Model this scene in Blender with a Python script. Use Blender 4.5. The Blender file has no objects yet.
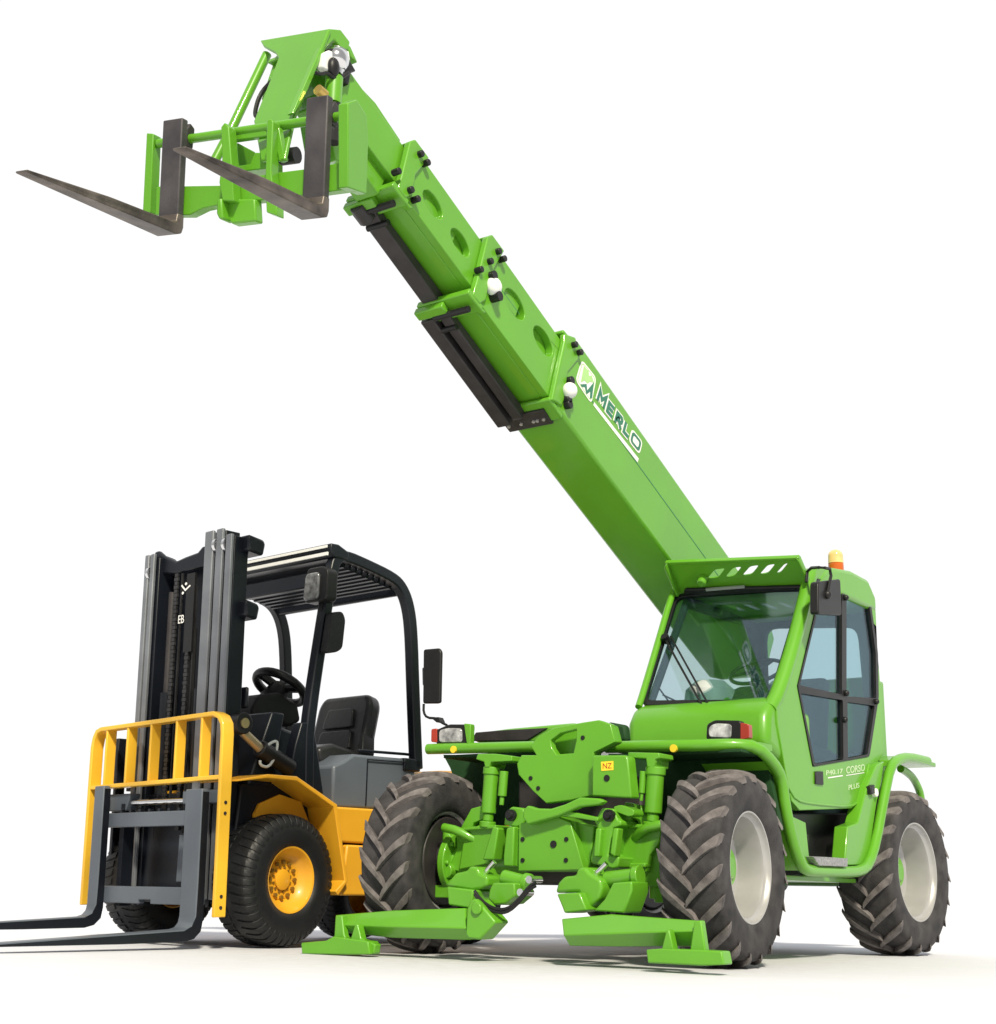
import bpy, bmesh, math, random
from mathutils import Vector, Matrix
from mathutils.geometry import tessellate_polygon
random.seed(7)
scene = bpy.context.scene
COL = scene.collection
PI = math.pi

# ------------------------------------------------------------------ camera
loc=(7.624,4.787,0.391); yaw,pitch,roll=3.75221,0.26522,0.01876
fwd = Vector((math.cos(pitch)*math.cos(yaw), math.cos(pitch)*math.sin(yaw), math.sin(pitch)))
right = fwd.cross(Vector((0, 0, 1))).normalized()
up = right.cross(fwd)
r2 = right*math.cos(roll) + up*math.sin(roll)
u2 = up*math.cos(roll) - right*math.sin(roll)
camd = bpy.data.cameras.new('camera')
cam = bpy.data.objects.new('camera', camd)
COL.objects.link(cam)
cam.matrix_world = Matrix(((r2.x, u2.x, -fwd.x, loc[0]), (r2.y, u2.y, -fwd.y, loc[1]),
                           (r2.z, u2.z, -fwd.z, loc[2]), (0, 0, 0, 1)))
camd.sensor_fit = 'HORIZONTAL'
camd.sensor_width = 36.0
camd.lens = 1400.0*36.0/996.0
camd.clip_start = 0.05
camd.clip_end = 2000
scene.camera = cam

# ------------------------------------------------------------------ light
SUN_AZ, SUN_EL = math.radians(45), math.radians(40)
world = bpy.data.worlds.new('World')
scene.world = world
world.use_nodes = True
bg = world.node_tree.nodes['Background']
# a white backdrop behind the machines, a dimmer studio overhead and behind the camera
wn = world.node_tree
wtc = wn.nodes.new('ShaderNodeTexCoord')
wdot = wn.nodes.new('ShaderNodeVectorMath'); wdot.operation = 'DOT_PRODUCT'
wdot.inputs[1].default_value = (-0.80, -0.55, 0.12)
wn.links.new(wtc.outputs['Generated'], wdot.inputs[0])
wmap = wn.nodes.new('ShaderNodeMapRange'); wmap.interpolation_type = 'SMOOTHSTEP'
wmap.inputs['From Min'].default_value = -0.05; wmap.inputs['From Max'].default_value = 0.55
wmap.inputs['To Min'].default_value = 0.42; wmap.inputs['To Max'].default_value = 1.03
wn.links.new(wdot.outputs['Value'], wmap.inputs['Value'])
wn.links.new(wmap.outputs['Result'], bg.inputs['Strength'])
bg.inputs['Color'].default_value = (1.0, 1.0, 1.0, 1)
sund = bpy.data.lights.new('sun', 'SUN')
sund.energy = 5.0
sund.angle = math.radians(5.0)
sund.color = (1.0, 0.92, 0.74)
sun = bpy.data.objects.new('sun', sund)
COL.objects.link(sun)
sdir = Vector((math.cos(SUN_EL)*math.cos(SUN_AZ), math.cos(SUN_EL)*math.sin(SUN_AZ), math.sin(SUN_EL)))
sun.rotation_euler = sdir.to_track_quat('Z', 'Y').to_euler()
sun.location = sdir*30
scene.view_settings.view_transform = 'Standard'
scene.view_settings.look = 'None'
scene.view_settings.exposure = 0
scene.view_settings.gamma = 1

# ------------------------------------------------------------------ materials
def mat(name, col, rough=0.5, metal=0.0, var=0.08, scale=6.0, bump=0.0, bscale=60.0, coat=0.0, dust=None, spec=0.5):
    m = bpy.data.materials.new(name)
    m.use_nodes = True
    nt = m.node_tree
    b = nt.nodes['Principled BSDF']
    b.inputs['Roughness'].default_value = rough
    b.inputs['Metallic'].default_value = metal
    b.inputs['Coat Weight'].default_value = coat
    b.inputs['Coat Roughness'].default_value = 0.09
    b.inputs['Specular IOR Level'].default_value = spec
    tc = nt.nodes.new('ShaderNodeTexCoord')
    n = nt.nodes.new('ShaderNodeTexNoise')
    n.inputs['Scale'].default_value = scale
    n.inputs['Detail'].default_value = 6
    nt.links.new(tc.outputs['Object'], n.inputs['Vector'])
    r = nt.nodes.new('ShaderNodeValToRGB')
    lo = [c*(1-var) for c in col]; hi = [min(1, c*(1+var)) for c in col]
    if dust:
        hi = dust
    r.color_ramp.elements[0].position = 0.3
    r.color_ramp.elements[1].position = 0.72
    r.color_ramp.elements[0].color = (*lo, 1)
    r.color_ramp.elements[1].color = (*hi, 1)
    nt.links.new(n.outputs['Fac'], r.inputs['Fac'])
    nt.links.new(r.outputs['Color'], b.inputs['Base Color'])
    rr = nt.nodes.new('ShaderNodeMapRange')
    rr.inputs['To Min'].default_value = max(0.02, rough-0.06)
    rr.inputs['To Max'].default_value = rough+0.08
    nt.links.new(n.outputs['Fac'], rr.inputs['Value'])
    nt.links.new(rr.outputs['Result'], b.inputs['Roughness'])
    if bump:
        n2 = nt.nodes.new('ShaderNodeTexNoise')
        n2.inputs['Scale'].default_value = bscale
        n2.inputs['Detail'].default_value = 4
        nt.links.new(tc.outputs['Object'], n2.inputs['Vector'])
        bp = nt.nodes.new('ShaderNodeBump')
        bp.inputs['Strength'].default_value = bump
        bp.inputs['Distance'].default_value = 0.01
        nt.links.new(n2.outputs['Fac'], bp.inputs['Height'])
        nt.links.new(bp.outputs['Normal'], b.inputs['Normal'])
    return m

def glassmat(name, tint, gloss=0.10):
    m = bpy.data.materials.new(name)
    m.use_nodes = True
    nt = m.node_tree
    nt.nodes.clear()
    out = nt.nodes.new('ShaderNodeOutputMaterial')
    t = nt.nodes.new('ShaderNodeBsdfTransparent'); t.inputs['Color'].default_value = (*tint, 1)
    g = nt.nodes.new('ShaderNodeBsdfGlossy'); g.inputs['Roughness'].default_value = 0.03
    g.inputs['Color'].default_value = (0.8, 0.9, 1.0, 1)
    fr = nt.nodes.new('ShaderNodeLayerWeight'); fr.inputs['Blend'].default_value = 0.25
    mp = nt.nodes.new('ShaderNodeMapRange'); mp.inputs['To Min'].default_value = gloss*0.5; mp.inputs['To Max'].default_value = gloss*3
    nt.links.new(fr.outputs['Fresnel'], mp.inputs['Value'])
    mx = nt.nodes.new('ShaderNodeMixShader')
    nt.links.new(mp.outputs['Result'], mx.inputs['Fac'])
    nt.links.new(t.outputs['BSDF'], mx.inputs[1])
    nt.links.new(g.outputs['BSDF'], mx.inputs[2])
    nt.links.new(mx.outputs['Shader'], out.inputs['Surface'])
    return m

GREEN = mat('green_paint', (0.108, 0.345, 0.016), 0.40, var=0.06, scale=2.2, coat=0.4, bump=0.04, bscale=25, spec=0.4)
SILVER = mat('silver_paint', (0.42, 0.415, 0.41), 0.36, 0.4, var=0.06)
TYRE = mat('tyre_rubber', (0.034, 0.033, 0.036), 0.75, var=0.3, scale=9, bump=0.3, bscale=80, dust=(0.066, 0.062, 0.064), spec=0.3)
LUG = mat('tread_rubber', (0.120, 0.108, 0.108), 0.8, var=0.3, scale=14, bump=0.35, bscale=90, dust=(0.215, 0.194, 0.192), spec=0.25)
BLACK = mat('black_plastic', (0.010, 0.010, 0.011), 0.42, var=0.2, bump=0.05, bscale=200, spec=0.35)
DARK = mat('dark_steel', (0.030, 0.026, 0.027), 0.5, 0.1, var=0.3, scale=10, bump=0.08)
FORKSTEEL = mat('worn_fork_steel', (0.052, 0.048, 0.055), 0.55, 0.2, var=0.3, scale=5, bump=0.12, bscale=60, dust=(0.085, 0.078, 0.082))
TINE = mat('worn_tine_steel', (0.085, 0.07, 0.062), 0.45, 0.55, var=0.4, scale=7, bump=0.15, bscale=40, dust=(0.22, 0.185, 0.16))
CHROME = mat('chrome', (0.75, 0.75, 0.76), 0.14, 1.0, var=0.03)
DOORPRINT = mat('pale_door_print', (0.50, 0.66, 0.40), 0.5, var=0.03)
WHITE = mat('white_paint', (0.8, 0.8, 0.78), 0.5, var=0.03)
DKGREEN = mat('dark_green_print', (0.022, 0.17, 0.10), 0.45, var=0.03)
PALEGREEN = mat('pale_green_print', (0.36, 0.62, 0.22), 0.45, var=0.03)
DARKLENS = mat('dark_lens', (0.16, 0.165, 0.17), 0.15, 0.2, var=0.6, scale=25)
LENS = mat('lamp_lens', (0.62, 0.63, 0.65), 0.10, 0.5, var=0.75, scale=14, bump=0.5, bscale=40)
AMBER = mat('amber_plastic', (0.55, 0.11, 0.01), 0.2, var=0.1, coat=0.5)
AMBERPALE = mat('pale_amber_plastic', (0.85, 0.55, 0.22), 0.2, var=0.15, scale=20, coat=0.5)
RED = mat('red_plastic', (0.36, 0.03, 0.012), 0.25, var=0.1, coat=0.4)
STICKER = mat('yellow_sticker', (0.85, 0.62, 0.03), 0.5, var=0.05)
GRATE = mat('step_grating', (0.35, 0.35, 0.35), 0.45, 0.6, var=0.4, scale=60)
GLASS = glassmat('cab_glass', (0.60, 0.74, 0.76), 0.09)
WSGLASS = glassmat('windscreen_glass', (0.70, 0.80, 0.81), 0.08)
UPHOL = mat('dark_upholstery', (0.016, 0.016, 0.017), 0.6, var=0.2, bump=0.1, spec=0.35)
DASHGREY = mat('pale_grey_plastic', (0.45, 0.48, 0.47), 0.5, var=0.1)
YELLOW = mat('yellow_paint', (0.70, 0.345, 0.018), 0.4, var=0.05, scale=3, coat=0.3, bump=0.02, spec=0.4)
FLBLACK = mat('black_paint', (0.0065, 0.0085, 0.0135), 0.34, var=0.15, scale=4, spec=0.35)
FLGREY = mat('slate_grey_paint', (0.095, 0.112, 0.138), 0.40, var=0.08, scale=3, bump=0.03)
RAIL = mat('bright_rail_steel', (0.20, 0.212, 0.235), 0.34, 0.35, var=0.15, scale=4)
FLRUBBER = mat('black_rubber', (0.007, 0.0078, 0.009), 0.5, var=0.2, scale=12, bump=0.15, bscale=90, spec=0.4)
LEATHER = mat('black_leather', (0.02, 0.02, 0.022), 0.36, var=0.2, bump=0.12, bscale=30)
SHADEGREEN = mat('shaded_fender_panel', (0.016, 0.055, 0.018), 0.7, var=0.2, spec=0.2)  # green darkened to stand in for the shade under the fenders
CABIN = mat('cabin_lining', (0.05, 0.065, 0.07), 0.8, var=0.1, spec=0.2)
BRONZE = mat('bronze_bolts', (.30, .17, .03), .4, .5)
GUARDYELLOW = mat('bright_yellow_paint', (0.82, 0.47, 0.035), 0.4, var=0.05, scale=3, coat=0.3, spec=0.4)
GROUNDM = mat('pale_ground', (0.675, 0.69, 0.755), 0.9, var=0.02, scale=1.5, bump=0.1, bscale=30, spec=0.1)

# ------------------------------------------------------------------ mesh helpers
X, Y, Z = Vector((1, 0, 0)), Vector((0, 1, 0)), Vector((0, 0, 1))
FXZ = (Vector(), X, Z, Y)      # polygon in (x, z), extruded along y
FYZ = (Vector(), Y, Z, X)      # polygon in (y, z), extruded along x
FXY = (Vector(), X, Y, Z)
PHI = math.radians(24.8)
DU, DV = Vector((math.cos(PHI), 0, math.sin(PHI))), Vector((-math.sin(PHI), 0, math.cos(PHI)))
BO = Vector((-1.277, 0, 2.763))
FB = (BO, DU, DV, Y)           # boom: (u, v), extruded along y
CO = Vector((2.885, -0.252, 3.786))
CF, CL, CK = Vector((0.975, 0.149, -0.167)).normalized(), Vector((-0.166, 0.982, -0.095)).normalized(), None
CK = CF.cross(CL).normalized(); CL = CK.cross(CF).normalized()
FC = (CO, CL, CK, CF)          # fork carriage: (l, k), extruded along f
FCS = (CO, CF, CK, CL)         # fork carriage seen from its side: (f, k), extruded along l
HO = Vector((2.575, 0.02, 5.041)); HD = Vector((0.2798, 0, -0.96)); HN = Vector((0.96, 0, 0.2798))
FH = (HO, Y, HD, HN)           # slanted plate of the boom head
TM = -0.026
FM = (Vector((0.592, 0, 0)), Y, Vector((-math.sin(TM), 0, math.cos(TM))), Vector((math.cos(TM), 0, math.sin(TM))))
FMS = (FM[0], FM[3], FM[2], Y)

def fp(fr, a, b, c):
    return fr[0] + fr[1]*a + fr[2]*b + fr[3]*c

class Shape:
    def __init__(self):
        self.bm = bmesh.new()
    def ext(self, poly, fr, a, b, holes=()):
        bm = self.bm
        loops = [list(poly)] + [list(h) for h in holes]
        va = [[bm.verts.new(fp(fr, p[0], p[1], a)) for p in l] for l in loops]
        vb = [[bm.verts.new(fp(fr, p[0], p[1], b)) for p in l] for l in loops]
        if holes:
            tris = tessellate_polygon([[Vector((p[0], p[1], 0)) for p in l] for l in loops])
            fa = [v for l in va for v in l]; fb = [v for l in vb for v in l]
            for t in tris:
                if len(set(t)) == 3:
                    try:
                        bm.faces.new([fa[i] for i in t]); bm.faces.new([fb[i] for i in reversed(t)])
                    except ValueError:
                        pass
        else:
            bm.faces.new(va[0]); bm.faces.new(list(reversed(vb[0])))
        for A, B in zip(va, vb):
            n = len(A)
            for i in range(n):
                j = (i+1) % n
                bm.faces.new((A[i], A[j], B[j], B[i]))
        return self
    def box(self, x0, x1, y0, y1, z0, z1, fr=None):
        fr = fr or (Vector(), X, Y, Z)
        return self.ext([(x0, y0), (x1, y0), (x1, y1), (x0, y1)], fr, z0, z1)
    def cyl(self, p0, p1, r0, r1=None, seg=20):
        r1 = r0 if r1 is None else r1
        p0, p1 = Vector(p0), Vector(p1)
        d = (p1-p0).normalized()
        a = d.orthogonal().normalized(); b = d.cross(a)
        bm = self.bm
        A = [bm.verts.new(p0 + (a*math.cos(t)+b*math.sin(t))*r0) for t in [2*PI*i/seg for i in range(seg)]]
        B = [bm.verts.new(p1 + (a*math.cos(t)+b*math.sin(t))*r1) for t in [2*PI*i/seg for i in range(seg)]]
        bm.faces.new(list(reversed(A))); bm.faces.new(B)
        for i in range(seg):
            j = (i+1) % seg
            bm.faces.new((A[i], A[j], B[j], B[i]))
        return self
    def tube(self, path, r, seg=12, smooth=0, closed=False, flat=1.0, upv=None):
        P = [Vector(p) for p in path]
        for _ in range(smooth):
            Q = [] if closed else [P[0]]
            n = len(P)
            for i in range(n if closed else n-1):
                p, q = P[i], P[(i+1) % n]
                Q += [p.lerp(q, .25), p.lerp(q, .75)]
            if not closed:
                Q.append(P[-1])
            P = Q
        bm = self.bm
        n = len(P)
        rings = []
        prev = None
        for i in range(n):
            if closed:
                t = (P[(i+1) % n]-P[i-1]).normalized()
            else:
                t = (P[min(i+1, n-1)]-P[max(i-1, 0)]).normalized()
            if prev is None:
                a = Vector(upv) if upv is not None else t.orthogonal()
            else:
                a = prev
            a = (a - t*a.dot(t)).normalized()
            prev = a
            b = t.cross(a)
            rings.append([bm.verts.new(P[i] + a*math.cos(2*PI*k/seg)*r + b*math.sin(2*PI*k/seg)*r*flat) for k in range(seg)])
        m = n if closed else n-1
        for i in range(m):
            A, B = rings[i], rings[(i+1) % n]
            for k in range(seg):
                l = (k+1) % seg
                bm.faces.new((A[k], A[l], B[l], B[k]))
        if not closed:
            bm.faces.new(list(reversed(rings[0]))); bm.faces.new(rings[-1])
        return self
    def bar(self, path, fr, w, a, b):
        """flat bar: a polyline in a frame, width w, extruded a..b"""
        n = len(path)
        V2 = [Vector((p[0], p[1])) for p in path]
        Lf, Rt = [], []
        for i in range(n):
            if 0 < i < n-1:
                d1 = (V2[i]-V2[i-1]).normalized(); d2 = (V2[i+1]-V2[i]).normalized()
                d = (d1+d2).normalized(); k = 1/max(.4, d.dot(d1))
            else:
                d = (V2[min(i+1, n-1)]-V2[max(i-1, 0)]).normalized(); k = 1
            nn = Vector((-d.y, d.x))*w*k*.5
            Lf.append(V2[i]+nn); Rt.append(V2[i]-nn)
        return self.ext([tuple(p) for p in Lf] + [tuple(p) for p in reversed(Rt)], fr, a, b)
    def lathe(self, prof, c, axis, seg=48, closed=True):
        """profile of (radius, offset along axis)"""
        c, axis = Vector(c), Vector(axis).normalized()
        a = axis.orthogonal().normalized(); b = axis.cross(a)
        bm = self.bm
        rings = []
        for r, o in prof:
            if r < 1e-5:
                rings.append([bm.verts.new(c+axis*o)])
            else:
                rings.append([bm.verts.new(c+axis*o+(a*math.cos(2*PI*i/seg)+b*math.sin(2*PI*i/seg))*r) for i in range(seg)])
        m = len(rings)
        for k in range(m if closed else m-1):
            A, B = rings[k], rings[(k+1) % m]
            if len(A) == 1 and len(B) == 1:
                continue
            for i in range(seg):
                j = (i+1) % seg
                if len(A) == 1: bm.faces.new((A[0], B[j], B[i]))
                elif len(B) == 1: bm.faces.new((A[i], A[j], B[0]))
                else: bm.faces.new((A[i], A[j], B[j], B[i]))
        return self
    def ball(self, c, r, sc=(1, 1, 1), seg=20):
        mtx = Matrix.Translation(Vector(c)) @ Matrix.Diagonal((*sc, 1))
        bmesh.ops.create_uvsphere(self.bm, u_segments=seg, v_segments=seg//2, radius=r, matrix=mtx)
        return self
    def build(self, name, m, parent=None, bevel=0.0, angle=35, seg=2, each=False):
        """links the shape as one object; with each=True every loose piece becomes an object of its own"""
        bm = self.bm
        if each:
            bm.verts.index_update()
            seen, groups = set(), []
            for v in bm.verts:
                if v in seen: continue
                st, g_ = [v], []
                seen.add(v)
                while st:
                    q = st.pop(); g_.append(q)
                    for e in q.link_edges:
                        w = e.other_vert(q)
                        if w not in seen:
                            seen.add(w); st.append(w)
                groups.append(g_)
            out = []
            for g_ in groups:
                sh = Shape()
                mp = {v: sh.bm.verts.new(v.co) for v in g_}
                for f in {f for v in g_ for f in v.link_faces}:
                    sh.bm.faces.new([mp[v] for v in f.verts])
                out.append(sh.build(name, m, parent, bevel, angle, seg))
            bm.free()
            return out[0]
        bmesh.ops.recalc_face_normals(bm, faces=bm.faces)
        me = bpy.data.meshes.new(name)
        bm.to_mesh(me); bm.free()
        me.materials.append(m)
        me.polygons.foreach_set('use_smooth', [True]*len(me.polygons))
        me.set_sharp_from_angle(angle=math.radians(angle))
        o = bpy.data.objects.new(name, me)
        COL.objects.link(o)
        if parent: o.parent = parent
        if bevel:
            b = o.modifiers.new('bevel', 'BEVEL')
            b.width = bevel; b.segments = seg; b.limit_method = 'ANGLE'; b.angle_limit = math.radians(30)
            b.harden_normals = False
        return o

def thing(name, label, cat, loc=(0, 0, 0), rz=0):
    o = bpy.data.objects.new(name, None)
    o.empty_display_size = 0.3
    COL.objects.link(o)
    o.location = loc; o.rotation_euler = (0, 0, rz)
    o['label'] = label; o['category'] = cat
    return o

def lettering(name, body, fr, x0, x1, y0, y1, d, m, parent, offset=0.0, thick=0.002, shear=0.0):
    cu = bpy.data.curves.new(name, 'FONT')
    cu.body = body; cu.size = 1; cu.offset = offset; cu.shear = shear
    to = bpy.data.objects.new(name, cu)
    COL.objects.link(to)
    dg = bpy.context.evaluated_depsgraph_get()
    me = bpy.data.meshes.new_from_object(to.evaluated_get(dg))
    bpy.data.objects.remove(to)
    xs = [v.co.x for v in me.vertices]; ys = [v.co.y for v in me.vertices]
    ax, bx, ay, by = min(xs)+offset, max(xs)-offset, min(ys)+offset, max(ys)-offset
    bm = bmesh.new(); bm.from_mesh(me)
    bpy.data.meshes.remove(me)
    for v in bm.verts:
        a = x0 + (v.co.x-ax)/(bx-ax)*(x1-x0)
        b = y0 + (v.co.y-ay)/(by-ay)*(y1-y0)
        v.co = fp(fr, a, b, d)
    r = bmesh.ops.extrude_face_region(bm, geom=bm.faces[:])
    for g in r['geom']:
        if isinstance(g, bmesh.types.BMVert):
            g.co += fr[3]*thick
    s = Shape(); s.bm.free(); s.bm = bm
    return s.build(name, m, parent)

def lerp2(p, q, t):
    return (p[0]+(q[0]-p[0])*t, p[1]+(q[1]-p[1])*t)
def arcpoly(cx, cz, rx, rz, a0, a1, n=12):
    return [(cx+rx*math.cos(math.radians(a0+(a1-a0)*i/n)), cz+rz*math.sin(math.radians(a0+(a1-a0)*i/n))) for i in range(n+1)]
def rounded(poly, r, n=4):
    out = []
    m = len(poly)
    for i in range(m):
        p0, p1, p2 = Vector(poly[i-1]).to_2d(), Vector(poly[i]).to_2d(), Vector(poly[(i+1) % m]).to_2d()
        a = (p0-p1); b = (p2-p1)
        rr = min(r, a.length*.45, b.length*.45)
        s, e = p1+a.normalized()*rr, p1+b.normalized()*rr
        for k in range(n+1):
            t = k/n
            q = s*(1-t)**2 + p1*2*t*(1-t) + e*t*t
            out.append((q.x, q.y))
    return out
def curve2(P, n=2):
    P = [Vector(p).to_2d() for p in P]
    for _ in range(n):
        Q = [P[0]]
        for a, b in zip(P[:-1], P[1:]):
            Q += [a.lerp(b, .25), a.lerp(b, .75)]
        P = Q + [P[-1]]
    return [tuple(p) for p in P]
def inset(poly, k):
    cx = sum(p[0] for p in poly)/len(poly); cy = sum(p[1] for p in poly)/len(poly)
    out = []
    for p in poly:
        d = Vector((p[0]-cx, p[1]-cy)); l = d.length
        d *= (l-k)/l
        out.append((cx+d.x, cy+d.y))
    return out

# ------------------------------------------------------------------ ground
g = Shape()
g.ext([(220*math.cos(2*PI*i/64), 220*math.sin(2*PI*i/64)) for i in range(64)], FXY, -0.05, 0)
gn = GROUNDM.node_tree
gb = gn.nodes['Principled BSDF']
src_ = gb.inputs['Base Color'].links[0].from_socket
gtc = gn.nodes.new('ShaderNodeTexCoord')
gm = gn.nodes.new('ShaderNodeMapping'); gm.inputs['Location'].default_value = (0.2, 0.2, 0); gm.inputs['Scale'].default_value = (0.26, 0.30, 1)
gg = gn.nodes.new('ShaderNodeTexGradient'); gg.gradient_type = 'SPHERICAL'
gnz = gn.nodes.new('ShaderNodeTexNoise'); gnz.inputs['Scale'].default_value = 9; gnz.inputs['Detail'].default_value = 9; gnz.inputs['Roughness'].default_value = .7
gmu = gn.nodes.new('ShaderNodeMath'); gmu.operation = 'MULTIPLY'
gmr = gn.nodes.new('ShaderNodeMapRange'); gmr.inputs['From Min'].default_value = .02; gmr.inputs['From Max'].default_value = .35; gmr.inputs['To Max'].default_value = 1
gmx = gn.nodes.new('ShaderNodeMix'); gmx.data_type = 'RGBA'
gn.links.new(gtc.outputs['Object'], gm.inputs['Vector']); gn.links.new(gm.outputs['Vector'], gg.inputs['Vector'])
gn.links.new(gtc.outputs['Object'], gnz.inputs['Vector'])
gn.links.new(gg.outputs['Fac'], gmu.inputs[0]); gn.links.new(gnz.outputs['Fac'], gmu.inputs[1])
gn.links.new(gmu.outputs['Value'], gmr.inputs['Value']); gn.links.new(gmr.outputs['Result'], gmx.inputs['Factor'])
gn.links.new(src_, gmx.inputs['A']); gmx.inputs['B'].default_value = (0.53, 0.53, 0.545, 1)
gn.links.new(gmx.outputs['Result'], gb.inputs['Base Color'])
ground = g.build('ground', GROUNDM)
ground['kind'] = 'structure'

# ================================================================== TELESCOPIC HANDLER
T = thing('telescopic_handler', 'bright green telescopic handler with raised boom, twin forks and lowered front outriggers', 'telehandler')

# ---- wheels
R = 0.57
def lug_mesh(s, side, R, WA):
    n = 19
    for i in range(n):
        for sd in (-1, 1):
            th0 = 2*PI*(i+(0.5 if sd > 0 else 0))/n
            st = []
            K = 7
            for k in range(K+1):
                t = k/K
                a = sd*(-0.022 + 0.222*t)*WA
                th = th0 + 0.33*(t**0.85)
                rt = R - 0.030*t**4
                st.append((a, th, rt, R-0.05, 0.026+0.012*t))
            st.append((sd*0.208*WA, th0+0.342, R-0.052, R-0.075, 0.036))
            bm = s.bm
            rows = []
            for a, th, rt, rb, w in st:
                row = []
                for (rr, dw) in ((rb, -w*1.12), (rt, -w), (rt, w), (rb, w*1.12)):
                    t2 = th + dw/R
                    aa = a + dw*0.25*sd
                    row.append(bm.verts.new((rr*math.cos(t2), side*aa, rr*math.sin(t2))))
                rows.append(row)
            for A, B in zip(rows[:-1], rows[1:]):
                for k in range(4):
                    l = (k+1) % 4
                    bm.faces.new((A[k], A[l], B[l], B[k]))
            bm.faces.new(rows[0]); bm.faces.new(list(reversed(rows[-1])))

def make_wheel(side, R, A, kr, inner):
    """side=+1: the outer face looks to +y"""
    K = R/0.57
    ax = (0, side, 0)
    s = Shape()
    prof = [(0.352, 0.178), (0.346, 0.184), (0.338, 0.182), (0.333, 0.165), (0.325, 0.150), (0.312, 0.142), (0.306, 0.120), (0.300, 0.05),
            (0.285, -0.03), (0.22, -0.075), (0.15, -0.085), (0.13, -0.06), (0.0, -0.06), (0.0, -0.072), (0.13, -0.074), (0.15, -0.10), (0.24, -0.09), (0.30, -0.05),
            (0.315, 0.0), (0.315, -0.14), (0.34, -0.165), (0.352, -0.178), (0.352, -0.165), (0.33, -0.13), (0.33, 0.13), (0.345, 0.165)]
    s.lathe(prof, (0, 0, 0), ax, 64)
    for v in s.bm.verts: v.co.x *= kr; v.co.z *= kr; v.co.y *= A
    w = s.build('wheel', SILVER, None, angle=40)
    t = Shape()
    tp = [(0.335, 0.160), (0.350, 0.186), (0.40, 0.205), (0.465, 0.207), (0.510, 0.203), (0.528, 0.192), (0.534, 0.17), (0.538, 0.08), (0.539, 0), (0.538, -0.08),
          (0.534, -0.17), (0.528, -0.192), (0.510, -0.203), (0.465, -0.207), (0.40, -0.205), (0.350, -0.186), (0.335, -0.160), (0.325, -0.1), (0.325, 0.1)]
    t.lathe(tp, (0, 0, 0), ax, 72)
    for v in t.bm.verts:
        rr = math.hypot(v.co.x, v.co.z)
        nr = 0.335*kr + (rr-0.335)/(0.57-0.335)*(R-0.335*kr)
        v.co.x *= nr/rr; v.co.z *= nr/rr; v.co.y *= A
    t.build('tyre', TYRE, w, angle=50)
    if inner:
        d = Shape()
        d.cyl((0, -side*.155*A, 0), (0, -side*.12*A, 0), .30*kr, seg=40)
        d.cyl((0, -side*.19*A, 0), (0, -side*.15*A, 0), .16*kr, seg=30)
        d.build('rim_shade_disc', DARK, w, bevel=.01)  # dark filler disc, added for the shade inside the rim
    l = Shape()
    lug_mesh(l, side, R, A)
    l.build('tread', LUG, w, bevel=0.006, angle=40, seg=2)
    h = Shape()
    h.cyl((0, -side*0.07, 0), (0, side*0.03, 0), 0.125, 0.11, 28)
    h.cyl((0, side*0.03, 0), (0, side*0.05, 0), 0.07, 0.06, 20)
    h.build('hub', GREEN, w, bevel=0.006)
    b = Shape()
    for i in range(10):
        c, sn = math.cos(2*PI*i/10)*0.165, math.sin(2*PI*i/10)*0.165
        b.cyl((c, -side*0.085, sn), (c, side*(-0.05), sn), 0.014, seg=6)
    b.build('wheel_bolt', CHROME, w, each=True)
    return w
for (x, y, z, sd, rot, steer, rad, wid, kr) in ((0, 1.10, .556, 1, .10, 3, .556, .90, .91), (0, -1.04, .585, -1, .23, 3, .585, .88, .95),
                                   (-2.883, 1.09, .592, 1, .05, -4, .592, 1, 1.02), (-2.883, -1.09, .592, -1, .2, -4, .592, 1, 1.02)):
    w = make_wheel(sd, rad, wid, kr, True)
    w.parent = T
    w.location = (x, y, z)
    w.rotation_euler = (0, -rot, math.radians(steer))
    w.rotation_mode = 'ZYX'
    w.rotation_mode = 'XYZ'

# ---- chassis and axles
s = Shape()
s.ext([(-3.4, .62), (-2.4, .52), (-.6, .52), (-.25, .62), (-.25, 1.12), (-3.4, 1.2)], FXZ, -.52, .42)
s.build('chassis', DARK, T, bevel=.02)
s = Shape()
s.ext([(-3.55, .75), (-2.35, .75), (-2.35, 1.35), (-2.6, 1.9), (-3.0, 2.1), (-3.45, 1.9), (-3.55, 1.4)], FXZ, -.34, -.30)
s.ext([(-3.55, .75), (-2.35, .75), (-2.35, 1.35), (-2.6, 1.9), (-3.0, 2.1), (-3.45, 1.9), (-3.55, 1.4)], FXZ, .11, .15)
s.box(-3.5, -2.4, -.30, .11, .8, 1.2)
s.build('boom_mount', GREEN, T, bevel=.01)
s = Shape()
for xx in (0, -2.883):
    s.cyl((xx, -.9, R), (xx, .9, R), .09, seg=24)
s.build('axle', GREEN, T, each=True)
s = Shape()
for xx in (0, -2.883):
    s.cyl((xx, -.2, R), (xx, .2, R), .13, seg=24)
s.build('differential', DARK, T, each=True)

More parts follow.
